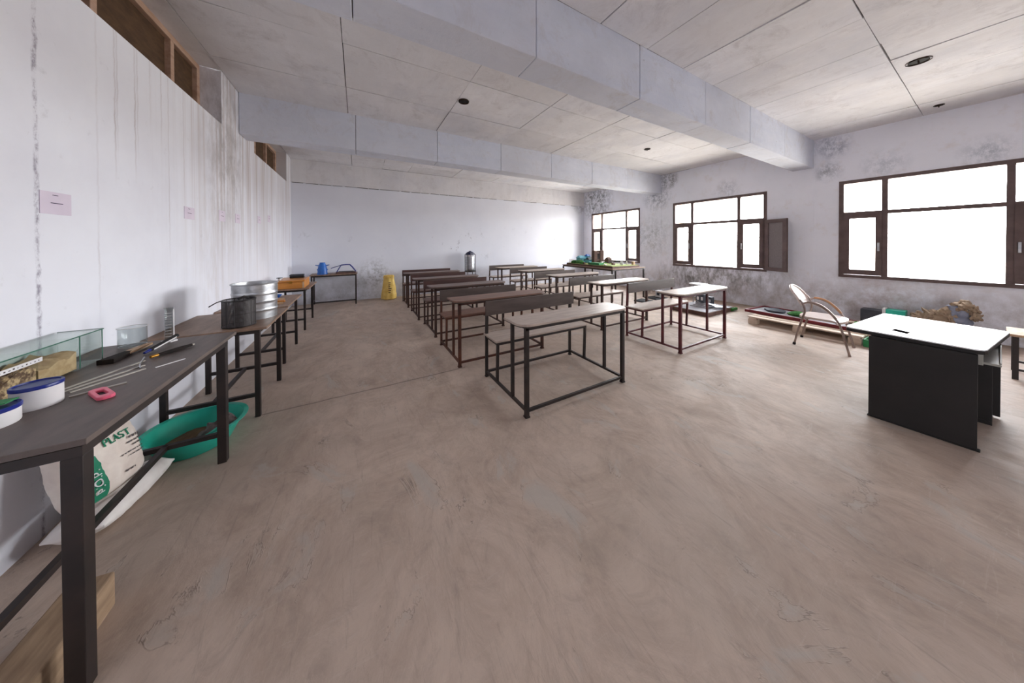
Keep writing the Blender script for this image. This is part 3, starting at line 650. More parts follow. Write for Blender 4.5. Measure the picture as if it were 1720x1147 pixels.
for k in range(22):
    yy = 1.64 + k * 0.0163
    q.box(tx1 + 0.001, tx1 + 0.0013, yy, yy + rnd.uniform(0.003, 0.009), tz0 + 0.114, tz0 + 0.114 + rnd.uniform(0.003, 0.007))
q.build('written_marks', 'grey_ink', lb)

# ------------------------------------------------------------------ things on the dark table
def tub(name, c, r, h, label, cat):
    o = thing(name, label, cat, c, group='white tubs with navy lids')
    MB().lathe([(r * 0.97, 0), (r, 0.004), (r, h - 0.012)], 32).build('body', 'white_plastic', o)
    l = MB().lathe([(r * 1.03, h - 0.013), (r * 1.035, h - 0.003), (r * 1.0, h), (r * 0.90, h), (r * 0.88, h - 0.004), (0.001, h - 0.004)], 32).build('lid', 'blue_lid', o)
    return o, l
o, l = tub('plastic_tub', (-1.052, 1.762, T1), 0.053, 0.086, 'white plastic tub with navy lid beside the pink ring', 'tub')
o, l = tub('plastic_tub', (-1.085, 1.632, T1), 0.068, 0.062, 'low white plastic tub with green cards on its navy lid', 'tub')
MB().box(-0.045, 0.03, -0.03, 0.035, 0.0625, 0.069).build('card', 'green', o, bevel=0.002)
MB().box(-0.02, 0.05, -0.005, 0.04, 0.0695, 0.073).build('card', 'green', o)
pk = thing('plastic_ring', 'pink plastic oblong ring lying on the dark-topped table', 'ring', (-0.90, 1.757, T1), R(37))
ps = MB(); n = 24
outer = rbox(-0.022, 0.022, -0.07, 0.07, 0.018, 5); inner = rbox(-0.010, 0.010, -0.035, 0.035, 0.008, 5); k = len(outer)
ps.add([(x, y, z) for z in (0, 0.014) for (x, y) in outer] + [(x, y, z) for z in (0, 0.014) for (x, y) in inner],
       [(i, (i + 1) % k, k + (i + 1) % k, k + i) for i in range(k)] + [(2 * k + i, 3 * k + i, 3 * k + (i + 1) % k, 2 * k + (i + 1) % k) for i in range(k)]
       + [(k + i, k + (i + 1) % k, 3 * k + (i + 1) % k, 3 * k + i) for i in range(k)] + [(i, 2 * k + i, 2 * k + (i + 1) % k, (i + 1) % k) for i in range(k)])
ps.build('ring_body', 'pink', pk, bevel=0.004)
MB().prism([(x * 1.0, y * 1.0) for x, y in rbox(-0.009, 0.009, -0.034, 0.034, 0.007, 5)], 0.0, 0.003).build('slot_floor', 'black', pk)

def stick(name, label, cat, a, b, parts):
    a, b = Vector(a), Vector(b); d = b - a; L = d.length
    o = thing(name, label, cat, tuple(a), math.atan2(d.y, d.x)); el = math.asin(d.z / L)
    for (pn, mt, f) in parts:
        c = f(L).build(pn, mt, o, bevel=0.0015); c.rotation_euler = (0, -el, 0)
    return o
stick('hand_brush', 'wooden-handled brush with dark bristles beside the glass beaker', 'brush', (-1.115, 2.20, T1), (-1.083, 2.47, T1),
      [('handle', 'pale_wood', lambda L: MB().prism([(0.09, -0.015), (L * 0.6, -0.019), (L, -0.012), (L, 0.012), (L * 0.6, 0.019), (0.09, 0.015)], 0.010, 0.022)),
       ('bristles', 'bristle', lambda L: MB().prism([(0.0, -0.03), (0.1, -0.018), (0.13, -0.014), (0.13, 0.014), (0.1, 0.018), (0.0, 0.03)], 0.0, 0.024))])
stick('marker_pen', 'black pen with a white stripe propped by the measuring cylinder', 'pen', (-1.02, 2.285, T1 + 0.002), (-0.985, 2.50, T1 + 0.03),
      [('barrel', 'rubber', lambda L: MB().tube([(0.03, 0, 0.011), (L, 0, 0.011)], [0.010, 0.011], 10)),
       ('stripe', 'white_plastic', lambda L: MB().box(0.04, L - 0.02, -0.0115, -0.0095, 0.005, 0.012)),
       ('tip', 'blue_lid', lambda L: MB().tube([(-0.005, 0, 0.011), (0.03, 0, 0.011)], [0.006, 0.009], 10))])
stick('turned_handle', 'dark mottled tool handle with brass ferrule lying on the table', 'tool', (-0.958, 2.185, T1), (-0.862, 2.335, T1),
      [('grip', 'bristle', lambda L: MB().tube([(0.028, 0, 0.011), (0.06, 0, 0.011), (L * 0.7, 0, 0.011), (L, 0, 0.011)], [0.008, 0.010, 0.011, 0.008], 10)),
       ('ferrule', 'brass', lambda L: MB().tube([(0.0, 0, 0.011), (0.03, 0, 0.011)], [0.008, 0.0085], 10)),
       ('knob', 'strip', lambda L: MB().tube([(L, 0, 0.011), (L + 0.012, 0, 0.011)], [0.006, 0.006], 8))])
for a, b, wd, lab in (((-1.075, 1.90), (-0.972, 2.17), 0.011, 'longest grey metal strip among those beside the tub'),
                      ((-1.06, 1.865), (-0.935, 2.085), 0.012, 'middle grey metal strip among those beside the tub'),
                      ((-1.03, 1.85), (-0.905, 2.025), 0.012, 'grey metal strip ending by the bent wire hook'),
                      ((-1.0, 1.795), (-0.885, 1.862), 0.014, 'short grey metal strip pointing past the pink ring')):
    s_ = MB().bar((*a, T1 + 0.002), (*b, T1 + 0.002), wd, 0.004).build('metal_strip', 'strip'); tag(s_, lab, 'strip', 'metal strips on the dark table')
hk = MB().tube([(-0.985, 2.20, T1 + 0.012), (-0.965, 2.14, T1 + 0.012), (-0.955, 2.10, T1 + 0.006), (-0.940, 2.065, T1 + 0.003), (-0.925, 2.04, T1 + 0.003)], 0.003, 6).build('bent_wire_hook', 'chrome')
tag(hk, 'bent bright wire hook at the end of the black pen', 'hook')
wv = MB().bar((-0.87, 2.02, T1 + 0.0015), (-0.80, 2.10, T1 + 0.0015), 0.006, 0.003).build('chalk_stick', 'white_plastic'); tag(wv, 'thin pale chalk stick near the table edge', 'chalk')
bk = thing('glass_beaker', 'clear glass beaker near the wall on the dark-topped table', 'beaker', (-1.175, 2.525, T1))
r, h = 0.054, 0.115
MB().lathe([(r * 0.9, 0.0), (r, 0.008), (r, h - 0.006), (r + 0.004, h), (r + 0.002, h + 0.001), (r - 0.002, h - 0.004), (r - 0.002, 0.010), (0.001, 0.006)], 32).build('body', 'lab_glass', bk)
MB().tube([((r + 0.003) * math.cos(a / 16 * math.pi), (r + 0.003) * math.sin(a / 16 * math.pi), h) for a in range(33)], 0.0016, 6, False).build('rim', 'white_plastic', bk)
MB().tube([(r * 0.95 * math.cos(a / 16 * math.pi), r * 0.95 * math.sin(a / 16 * math.pi), 0.004) for a in range(33)], 0.0018, 6, False).build('foot_ring', 'white_plastic', bk)
gc = thing('measuring_cylinder', 'tall graduated measuring cylinder beside the beaker', 'cylinder', (-1.03, 2.53, T1))
MB().prism([(0.036 * math.cos(R(a * 60)), 0.036 * math.sin(R(a * 60))) for a in range(6)], 0, 0.008).build('base', 'white_plastic', gc, bevel=0.002)
MB().lathe([(0.019, 0.008), (0.019, 0.205), (0.022, 0.212), (0.0175, 0.208), (0.0175, 0.012)], 24, close=False).build('tube', 'lab_glass', gc)
for k in range(9):
    z = 0.035 + k * 0.018
    MB().tube([(0.0195 * math.cos(R(a)), 0.0195 * math.sin(R(a)), z) for a in range(-120, -39, 10)], 0.0012, 5).build('graduation', 'white_plastic', gc)
MB().box(0.0178, 0.0205, -0.006, 0.004, 0.03, 0.2).build('back_stripe', 'white_plastic', gc)

# ------------------------------------------------------------------ under the dark table: sacks, basin, timber
def pillow(w, d, t, seed, p=2.6, nu=26, nv=20, rag=0.12):
    vs = []; fs = []
    for side in (1, -1):
        for i in range(nu + 1):
            for j in range(nv + 1):
                u, v = -1 + 2 * i / nu, -1 + 2 * j / nv
                e = max(0.0, (1 - abs(u) ** p)) ** 0.5 * max(0.0, (1 - abs(v) ** p)) ** 0.5
                x, y = u * w / 2 * (1 - 0.05 * v * v), v * d / 2 * (1 - 0.05 * u * u)
                z = side * (t / 2) * e * (1 + rag * mnoise.noise((x * 14, y * 14, seed + side))) + 0.004 * side
                z += 0.012 * rag / 0.12 * mnoise.noise((x * 30, y * 30, seed)) * e
                vs.append((x, y, z))
    o = (nu + 1) * (nv + 1)
    for s in (0, 1):
        for i in range(nu):
            for j in range(nv):
                a = s * o + i * (nv + 1) + j; q = (a, a + nv + 1, a + nv + 2, a + 1); fs.append(q if s == 0 else tuple(reversed(q)))
    rim = [i * (nv + 1) for i in range(nu + 1)] + [nu * (nv + 1) + j for j in range(1, nv + 1)] + [i * (nv + 1) + nv for i in range(nu - 1, -1, -1)] + [j for j in range(nv - 1, 0, -1)]
    for k in range(len(rim)):
        a, b = rim[k], rim[(k + 1) % len(rim)]; fs.append((a, a + o, b + o, b))
    m = MB().add(vs, fs); m.smooth = True; return m
s1 = thing('cement_sack', 'plain white sack lying on the floor beneath the printed one', 'sack', (-1.125, 2.30, 0.0))
o = pillow(0.205, 0.46, 0.13, 3.0).build('sack_body', 'sack', s1); o.location = (0, -0.01, 0.072); o.rotation_euler = (0, R(-3), R(-7))
s2 = thing('plaster_sack', 'printed white plaster sack with green lettering under the dark-topped table', 'sack', (-1.145, 2.20, 0.172))
body = pillow(0.33, 0.36, 0.15, 8.0, p=3.2, rag=0.10).build('sack_body', 'sack_cream', s2)
tilt = Matrix.Rotation(R(12), 4, 'X') @ Matrix.Identity(4)
# local frame of the printed face: u along +Y, v up, n towards the room (+X) leaning back a little
face = Matrix(((0, -0.34, 0.94, 0), (0.985, -0.06, -0.02, 0), (0.17, 0.93, 0.34, 0), (0, 0, 0, 1)))
fu = Vector((0.20, 0.96, -0.10)).normalized(); fn = Vector((0.92, -0.16, 0.30)); fn = (fn - fu * fn.dot(fu)).normalized(); fv = fn.cross(fu)
face = Matrix((fu, fv, fn)).transposed().to_4x4(); face.translation = (0, 0, 0.155)
body.matrix_local = face
def lettering(txt, size, u, v, mat, n=0.0, stretch=1.0):
    cu = bpy.data.curves.new('lettering', 'FONT'); cu.body = txt; cu.size = size; cu.extrude = 0.0012; cu.align_x = 'CENTER'; cu.align_y = 'CENTER'
    tmp = bpy.data.objects.new('tmp', cu); COL.objects.link(tmp)
    dg = bpy.context.evaluated_depsgraph_get(); me = bpy.data.meshes.new_from_object(tmp.evaluated_get(dg)); bpy.data.objects.remove(tmp)
    me.materials.clear(); me.materials.append(MAT[mat])
    o = bpy.data.objects.new('lettering', me); COL.objects.link(o)
    return o
def on_sack(txt, size, u, v, mat, sx=1.0):
    o = lettering(txt, size, u, v, mat)
    for vt in o.data.vertices:                      # wrap the print onto the bulging face
        x, y = vt.co.x * sx + u, vt.co.y + v
        e = max(0.0, 1 - abs(x / 0.17) ** 3.2) ** 0.5 * max(0.0, 1 - abs(y / 0.18) ** 3.2) ** 0.5
        zz = 0.075 * e * (1 + 0.10 * mnoise.noise((x * 14, y * 14, 9.0))) + 0.004 + 0.010 * mnoise.noise((x * 30, y * 30, 8.0)) * e
        vt.co = (x, y, zz + 0.004 + vt.co.z)
    o.parent = body
    return o
on_sack('PLAST', 0.05, 0.015, 0.07, 'green_ink', 1.0)
for row, (v_, u0, u1, hh) in enumerate(((0.036, 0.06, 0.11, 0.012), (0.014, 0.05, 0.14, 0.008), (-0.006, 0.07, 0.135, 0.008), (-0.030, 0.0, 0.14, 0.005), (-0.048, 0.04, 0.13, 0.005), (-0.115, 0.02, 0.06, 0.008))):
    u_ = u0; q = MB()                     # print too small to read: one row of short strokes
    while u_ < u1:
        wd = rnd.uniform(0.006, 0.02); pv = []
        for (x, y) in ((u_, v_), (u_ + wd, v_), (u_ + wd, v_ + hh), (u_, v_ + hh)):
            e = max(0.0, 1 - abs(x / 0.17) ** 3.2) ** 0.5 * max(0.0, 1 - abs(y / 0.18) ** 3.2) ** 0.5
            pv.append((x, y, 0.075 * e * (1 + 0.10 * mnoise.noise((x * 14, y * 14, 9.0))) + 0.010 + 0.010 * mnoise.noise((x * 30, y * 30, 8.0)) * e))
        q.add(pv, [(0, 1, 2, 3)]); u_ += wd + 0.005
    q.build('print_row', 'grey_ink', body)['kind'] = 'stuff'
band = MB(); nn = 14
pts = []
for i in range(nn + 1):
    for j in range(2):
        y = -0.165 + 0.33 * i / nn * 0.62; x = -0.135 + (0.045 + 0.03 * (1 - i / nn)) * j
        e = max(0.0, 1 - abs(x / 0.17) ** 3.2) ** 0.5 * max(0.0, 1 - abs(y / 0.18) ** 3.2) ** 0.5
        pts.append((x, y, 0.075 * e * (1 + 0.10 * mnoise.noise((x * 14, y * 14, 9.0))) + 0.009 + 0.010 * mnoise.noise((x * 30, y * 30, 8.0)) * e))
band.add(pts, [(2 * i, 2 * i + 1, 2 * i + 3, 2 * i + 2) for i in range(nn)]).build('green_band', 'green_ink', body)
o = on_sack('P.O.P.', 0.05, 0, 0, 'white_plastic')
bpy.data.objects.remove(o)
o = lettering('P.O.P.', 0.045, 0, 0, 'white_plastic')
for vt in o.data.vertices:
    x, y = -0.103 - vt.co.y, -0.08 + vt.co.x
    e = max(0.0, 1 - abs(x / 0.17) ** 3.2) ** 0.5 * max(0.0, 1 - abs(y / 0.18) ** 3.2) ** 0.5
    zz = 0.075 * e * (1 + 0.10 * mnoise.noise((x * 14, y * 14, 9.0))) + 0.012 + 0.010 * mnoise.noise((x * 30, y * 30, 8.0)) * e
    vt.co = (x, y, zz + vt.co.z)
o.parent = body

bs = thing('plastic_basin', 'green plastic basin of rags on the floor beneath the work tables', 'basin', (-1.0, 2.76, 0))
MB().lathe([(0.165, 0.0), (0.175, 0.006), (0.235, 0.128), (0.262, 0.138), (0.264, 0.144), (0.236, 0.142), (0.222, 0.125), (0.168, 0.012), (0.001, 0.010)], 40).build('bowl', 'teal', bs)
o = MB().lathe([(0.16, 0.0), (0.17, 0.012), (0.13, 0.03), (0.06, 0.038), (0.001, 0.04)], 26, jit=lambda a, z: 0.10 * math.sin(3 * a + z * 80) + 0.05 * math.sin(7 * a)).build('soil', 'soil', bs); o.location = (-0.01, 0.01, 0.013)
vs = []; fs = []
o = pillow(0.20, 0.14, 0.09, 21.0, rag=0.5).build('rag', 'rag', bs); o.location = (0.115, -0.03, 0.088); o.rotation_euler = (R(8), R(-24), R(30))
MB().tube([(-0.05, -0.16, 0.058), (0.02, -0.15, 0.075), (0.1, -0.12, 0.10), (0.17, -0.08, 0.135)], 0.016, 8).build('folded_edge', 'teal', bs)

tb = thing('timber_block', 'short squared timber block lying on the floor beside the table leg', 'timber', (-0.895, 1.47, 0))
MB().prism([(-0.066, -0.235), (0.062, -0.235), (0.058, 0.215), (-0.062, 0.235)], 0.0, 0.13).build('timber', 'block_wood', tb, bevel=0.006)
MB().prism([(-0.055, -0.236), (0.05, -0.236), (0.05, -0.2362), (-0.055, -0.2362)], 0.01, 0.12).build('sawn_end', 'pale_wood', tb)

# ------------------------------------------------------------------ drum and basket
dr = thing('galvanised_drum', 'ribbed round galvanised steel drum on the brown-topped table', 'drum', (-0.834, 3.37, T2))
r = 0.158; prof = []
for k in range(41):
    z = k / 40 * 0.305; rib = 0.0
    for zr in (0.075, 0.15, 0.225): rib += 0.005 * math.exp(-((z - zr) / 0.006) ** 2)
    prof.append((r * (0.975 + 0.025 * z / 0.3) + rib, z))
MB().lathe(prof + [(r + 0.006, 0.306), (r + 0.006, 0.314), (r - 0.003, 0.314), (r - 0.006, 0.29), (r * 0.955, 0.008), (0.001, 0.006)], 48).build('shell', 'galv', dr)
MB().tube([((r + 0.004) * math.cos(a * math.pi / 24), (r + 0.004) * math.sin(a * math.pi / 24), 0.312) for a in range(49)], 0.005, 8, False).build('rolled_rim', 'galv', dr)
bk = thing('wire_basket', 'dark wire mesh basket with a wire handle before the drum', 'basket', (-0.862, 3.075, T2))
r, h = 0.102, 0.215
ms = MB(); ms.smooth = True
mesh_o = ms.lathe([(r, 0.004), (r, h)], 40, close=False).build('mesh_wall', 'weave', bk)
MB().lathe([(0.001, 0.002), (r, 0.002), (r, 0.006), (0.001, 0.006)], 40, close=False).build('base', 'wire', bk)
for zz, rr in ((0.006, 0.004), (h, 0.005), (h * 0.5, 0.0022)):
    MB().tube([(r * math.cos(a * math.pi / 20), r * math.sin(a * math.pi / 20), zz) for a in range(41)], rr, 6, False).build('hoop', 'wire', bk)
for k in range(12):
    a = k * math.pi / 6
    MB().tube([(r * math.cos(a), r * math.sin(a), 0.004), (r * math.cos(a), r * math.sin(a), h)], 0.002, 5).build('upright', 'wire', bk)
MB().tube([(-r, 0, h), (-r - 0.03, -0.01, h - 0.012), (-r - 0.07, -0.02, h - 0.04)], 0.004, 6).build('wire_handle', 'wire', bk)
MB().tube([(0.0, -r * 0.2, h + 0.004), (0.03, 0, h + 0.022), (0.05, r * 0.3, h + 0.004)], 0.009, 8).build('grip', 'rubber', bk)
# weave material: fine crossing wires with open gaps
nt = MAT['weave'].node_tree; bs_ = nt.nodes['Principled BSDF']; bs_.inputs['Base Color'].default_value = lin(70, 66, 66); bs_.inputs['Metallic'].default_value = 0.5; bs_.inputs['Roughness'].default_value = 0.5
mo = nt.nodes['Material Output']; mx = nt.nodes.new('ShaderNodeMixShader'); tr = nt.nodes.new('ShaderNodeBsdfTransparent')
ck = nt.nodes.new('ShaderNodeTexBrick'); tcn = nt.nodes.new('ShaderNodeTexCoord'); cmb = nt.nodes.new('ShaderNodeCombineXYZ'); sp_ = nt.nodes.new('ShaderNodeSeparateXYZ'); at = nt.nodes.new('ShaderNodeMath'); at.operation = 'ARCTAN2'
mu = nt.nodes.new('ShaderNodeMath'); mu.operation = 'MULTIPLY'; mu.inputs[1].default_value = 0.102
nt.links.new(tcn.outputs['Object'], sp_.inputs[0]); nt.links.new(sp_.outputs[1], at.inputs[0]); nt.links.new(sp_.outputs[0], at.inputs[1]); nt.links.new(at.outputs[0], mu.inputs[0])
nt.links.new(mu.outputs[0], cmb.inputs[0]); nt.links.new(sp_.outputs[2], cmb.inputs[1]); nt.links.new(cmb.outputs[0], ck.inputs['Vector'])
ck.offset = 0.0; ck.inputs['Scale'].default_value = 1.0; ck.inputs['Brick Width'].default_value = 0.0045; ck.inputs['Row Height'].default_value = 0.0045; ck.inputs['Mortar Size'].default_value = 0.0011; ck.inputs['Mortar Smooth'].default_value = 0.0
nt.links.new(ck.outputs['Fac'], mx.inputs[0]); nt.links.new(tr.outputs[0], mx.inputs[1]); nt.links.new(bs_.outputs[0], mx.inputs[2]); nt.links.new(mx.outputs[0], mo.inputs[0])

# ------------------------------------------------------------------ things on the farther tables
for (x, y, lx, ly, hz, rz, mt, lab) in ((-0.87, 4.22, 0.16, 0.05, 0.018, 8, 'pale_wood', 'thin pale wooden offcut at the near end of the offcuts table'),
                                        (-0.90, 4.38, 0.20, 0.06, 0.022, -6, 'orange_wood', 'brown wooden offcut in the middle of the offcuts table'),
                                        (-0.93, 4.55, 0.18, 0.05, 0.02, 12, 'pale_wood', 'pale wooden offcut lying behind the brown offcut')):
    b = thing('wood_offcut', lab, 'wood', (x, y, T3), R(rz), 'wooden offcuts on the table')
    MB().prism([(-lx / 2, -ly / 2), (lx / 2, -ly / 2 + 0.006), (lx / 2 - 0.008, ly / 2), (-lx / 2 + 0.005, ly / 2)], 0, hz).build('plank', mt, b, bevel=0.002)
bw = thing('blue_dish', 'small bright blue dish on the offcuts table behind the drum', 'dish', (-0.965, 4.78, T3))
MB().lathe([(0.03, 0.0), (0.055, 0.03), (0.06, 0.034), (0.053, 0.032), (0.03, 0.006), (0.001, 0.005)], 24).build('bowl', 'blue', bw)
ob = thing('wooden_box', 'varnished orange wooden box on the far brown-topped table', 'box', (-0.952, 5.83, T4))
MB().box(-0.18, 0.18, -0.26, 0.26, 0.0, 0.105).build('body', 'orange_wood', ob, bevel=0.006)
MB().box(-0.184, 0.184, -0.264, 0.264, 0.107, 0.138).build('lid', 'orange_wood', ob, bevel=0.008)
MB().box(-0.02, 0.02, -0.270, -0.258, 0.085, 0.12).build('clasp', 'brass', ob, bevel=0.002)
for s in (-1, 1): MB().box(s * 0.165 - 0.012, s * 0.165 + 0.012, -0.2625, -0.2602, 0.004, 0.104).build('end_cleat', 'pale_wood', ob)
bb = thing('black_case', 'black oblong case lying on top of the orange box', 'case', (-0.925, 5.95, T4 + 0.138))
MB().box(-0.095, 0.095, -0.05, 0.05, 0, 0.03).build('base', 'black', bb, bevel=0.004); MB().box(-0.097, 0.097, -0.052, 0.052, 0.031, 0.062).build('lid', 'slate', bb, bevel=0.006)
pt = thing('lidded_pot', 'tiny white pot with a dark flat lid on the orange box', 'pot', (-1.105, 5.66, T4 + 0.138))
MB().lathe([(0.018, 0), (0.022, 0.01), (0.020, 0.03), (0.014, 0.034)], 18).build('body', 'white_plastic', pt)
MB().lathe([(0.04, 0.036), (0.042, 0.042), (0.01, 0.046)], 18).build('lid', 'slate', pt)

# ------------------------------------------------------------------ back wall table
jg = thing('blue_vessel', 'tapered blue metal vessel with side handles on the back wall table', 'vessel', (-0.715, 7.56, T5))
MB().lathe([(0.10, 0.0), (0.105, 0.02), (0.092, 0.05), (0.095, 0.10), (0.075, 0.20), (0.052, 0.255), (0.056, 0.268), (0.046, 0.262), (0.066, 0.20), (0.001, 0.19)], 28).build('body', 'blue', jg)
for s in (-1, 1):
    MB().tube([(s * 0.06, 0, 0.20), (s * 0.10, 0, 0.205), (s * 0.135, 0, 0.215)], [0.012, 0.010, 0.006], 8).build('side_handle', 'blue', jg)
    MB().tube([(s * 0.085, 0, 0.11), (s * 0.105, 0, 0.11)], [0.012, 0.010], 8).build('lug', 'blue', jg)
bf = thing('bent_tube_frame', 'blue bent tube frame on a dark tray at the end of the back wall table', 'frame', (-0.25, 7.58, T5))
MB().prism(rbox(-0.21, 0.20, -0.10, 0.10, 0.03), 0.0, 0.035).build('tray', 'brown_card', bf, bevel=0.006)
MB().prism(rbox(-0.16, 0.15, -0.07, 0.07, 0.03), 0.035, 0.05).build('pad', 'slate', bf, bevel=0.004)
for yy in (-0.08, 0.08):
    MB().tube([(-0.19, yy, 0.04), (-0.13, yy, 0.15), (-0.10, yy, 0.196), (0.0, yy, 0.206), (0.07, yy, 0.204), (0.12, yy, 0.15), (0.195, yy, 0.04)], 0.009, 8).build('hoop', 'blue_lid', bf)
MB().tube([(-0.30, -0.08, 0.13), (-0.22, -0.08, 0.16), (-0.10, -0.08, 0.198)], 0.008, 8).build('lever', 'blue_lid', bf)
MB().tube([(0.05, -0.08, 0.204), (0.05, 0.08, 0.204)], 0.012, 8).build('cross_tube', 'blue_lid', bf)

ys_ = thing('yellow_sack', 'upright yellow woven sack with dark print beside the back wall table', 'sack', (0.68, 7.66, 0))
MB().lathe([(0.13, 0.0), (0.17, 0.02), (0.175, 0.12), (0.15, 0.30), (0.125, 0.45), (0.115, 0.55), (0.12, 0.61), (0.09, 0.615), (0.05, 0.58), (0.001, 0.57)], 40,
           sy=0.75, jit=lambda a, z: 0.06 * math.sin(5 * a + 9 * z) + 0.04 * math.sin(9 * a - 6 * z) + 0.05 * math.sin(2 * a + 3)).build('sack_body', 'yellow', ys_)
MB().tube([(-0.13, -0.02, 0.56), (-0.06, -0.085, 0.575), (0.03, -0.09, 0.565), (0.12, -0.02, 0.575)], 0.014, 8).build('rolled_mouth', 'yellow', ys_)
def sack_pt(a, z):
    pr_ = [(0.17, 0.02), (0.175, 0.12), (0.15, 0.30), (0.125, 0.45), (0.115, 0.55)]
    for (r0, z0), (r1, z1) in zip(pr_[:-1], pr_[1:]):
        if z0 <= z <= z1: r_ = r0 + (r1 - r0) * (z - z0) / (z1 - z0)
    r_ *= 1 + 0.06 * math.sin(5 * a + 9 * z) + 0.04 * math.sin(9 * a - 6 * z) + 0.05 * math.sin(2 * a + 3)
    return (math.cos(a) * (r_ + 0.006), math.sin(a) * (r_ * 0.75 + 0.006), z)
for k in range(6):
    z = 0.44 - k * 0.048; w_ = rnd.uniform(0.25, 0.45)
    MB().add([sack_pt(R(-98) + i * w_ / 4, z - dz) for dz in (0.0, 0.026) for i in range(5)], [(i, i + 1, i + 6, i + 5) for i in range(4)]).build('print_mark', 'soil', ys_)
ci = thing('steel_water_can', 'ribbed steel water can with a navy dome in a rod stand by back wall', 'water can', (2.865, 7.62, 0))
MB().lathe([(0.12, 0.62), (0.135, 0.64)] + [(0.135 + 0.005 * (k % 2), 0.66 + 0.03 * k) for k in range(12)] + [(0.135, 1.03)], 32).build('can_body', 'galv', ci)
MB().lathe([(0.136, 1.03), (0.137, 1.085), (0.13, 1.09)], 32).build('label_ring', 'white_plastic', ci)
dm = MB().lathe([(0.135, 1.088), (0.128, 1.12), (0.10, 1.155), (0.06, 1.178), (0.03, 1.184), (0.03, 1.20), (0.001, 1.203)], 32).build('dome_lid', 'dome', ci)
q = MB()
for k in range(7):
    a = R(-105 + k * 8); q.add([(0.1195 * math.cos(a + i * 0.1), 0.1195 * math.sin(a + i * 0.1), z) for z in (1.128, 1.142) for i in (0, 1)], [(0, 1, 3, 2)])
    q.add([(0.132 * math.cos(a + i * 0.08), 0.132 * math.sin(a + i * 0.08), z) for z in (1.100, 1.108) for i in (0, 1)], [(0, 1, 3, 2)])
q.build('white_print', 'white_plastic', dm)
q = MB()
for k in range(4):
    a = R(-110 + k * 14); q.add([(0.139 * math.cos(a + i * 0.12), 0.139 * math.sin(a + i * 0.12), z) for z in (1.045, 1.07) for i in (0, 1)], [(0, 1, 3, 2)])
q.build('navy_print', 'dome', ci)
for a in (45, 135, 225, 315):
    x, y = 0.165 * math.cos(R(a)), 0.165 * math.sin(R(a))
    MB().tube([(x * 1.1, y * 1.1, 0), (x, y, 0.6), (x, y, 1.10), (x * 0.7, y * 0.7, 1.12)], 0.009, 8).build('stand_rod', 'black_frame', ci)
for zz in (0.6, 0.2): MB().tube([(0.165 * math.cos(R(a)), 0.165 * math.sin(R(a)), zz) for a in range(0, 361, 15)], 0.008, 6, False).build('stand_ring', 'black_frame', ci)
MB().lathe([(0.16, 0.605), (0.16, 0.618)], 24).build('stand_plate', 'black_frame', ci)

# ------------------------------------------------------------------ model farm on the table by the far window
MZ = 0.79
mt_ = thing('display_table', 'large dark-framed table by the far window carrying the model landscape', 'table', (5.90, 5.44, 0))
MB().box(-0.62, 0.60, -0.93, 0.92, MZ - 0.02, MZ).build('tabletop', 't_brown', mt_, bevel=0.002)
for (a, b) in (((-0.60, -0.90), (0.58, -0.90)), ((-0.60, 0.89), (0.58, 0.89)), ((-0.60, -0.90), (-0.60, 0.89)), ((0.58, -0.90), (0.58, 0.89))):
    MB().bar((*a, MZ - 0.036), (*b, MZ - 0.036), 0.03).build('apron', 'black_frame', mt_)
for xx in (-0.60, 0.58):
    for yy in (-0.90, 0.0, 0.89):
        MB().box(xx - 0.017, xx + 0.017, yy - 0.017, yy + 0.017, 0, MZ - 0.05).build('leg', 'black_frame', mt_)
ml = thing('model_landscape', 'model landscape with gate, blue houses and green bushes on the display table', 'model', (5.88, 5.42, MZ))
def LM(x, y): return (x - 5.88, y - 5.42)
MB().box(-0.50, 0.52, -0.82, 0.86, 0, 0.045).build('base_board', 'brown_card', ml, bevel=0.003)
MB().box(-0.48, 0.50, -0.80, 0.84, 0.045, 0.052).build('ground_sheet', 'field', ml)
def bush(x, y, r, hh, seed):
    b = MB().lathe([(r * 0.8, 0), (r, hh * 0.3), (r * 0.85, hh * 0.7), (r * 0.4, hh * 0.95), (0.001, hh)], 16, jit=lambda a, z: 0.22 * mnoise.noise((math.cos(a) * 2, math.sin(a) * 2, z * 25 + seed)))
    o = b.build('bush', 'leaf', ml); o.location = (x, y, 0.05)
for (x, y, r, hh, sd) in ((-0.40, 0.62, 0.10, 0.09, 1), (-0.36, 0.46, 0.11, 0.10, 2), (-0.40, 0.33, 0.08, 0.07, 3), (-0.30, -0.04, 0.07, 0.05, 6), (0.05, -0.1, 0.06, 0.05, 7)): bush(x, y, r, hh, sd)
for (x0, x1, y0, y1, hh, mtn) in ((-0.47, -0.28, -0.36, 0.02, 0.055, 'green'), (-0.25, 0.0, -0.35, -0.1, 0.02, 'field'), (-0.45, -0.2, -0.75, -0.42, 0.012, 'field')):
    MB().box(x0, x1, y0, y1, 0.052, 0.052 + hh).build('hedge' if mtn == 'green' else 'field_patch', mtn, ml, bevel=0.004)
def house(x, y, w, d, hh, m, rm):
    o = MB().box(-w / 2, w / 2, -d / 2, d / 2, 0, hh).build('house', m, ml, bevel=0.003); o.location = (x, y, 0.05)
    MB().add([(-w * 0.58, -d * 0.58, hh), (w * 0.58, -d * 0.58, hh), (w * 0.58, d * 0.58, hh), (-w * 0.58, d * 0.58, hh), (-w * 0.4, 0, hh + 0.06), (w * 0.4, 0, hh + 0.06)],
             [(0, 1, 5, 4), (1, 2, 5), (2, 3, 4, 5), (3, 0, 4), (3, 2, 1, 0)]).build('house_roof', rm, o)
    for s in (-0.25, 0.25): MB().box(s * w - 0.015, s * w + 0.015, -d / 2 - 0.002, -d / 2, hh * 0.35, hh * 0.7).build('house_window', 'slate', o)
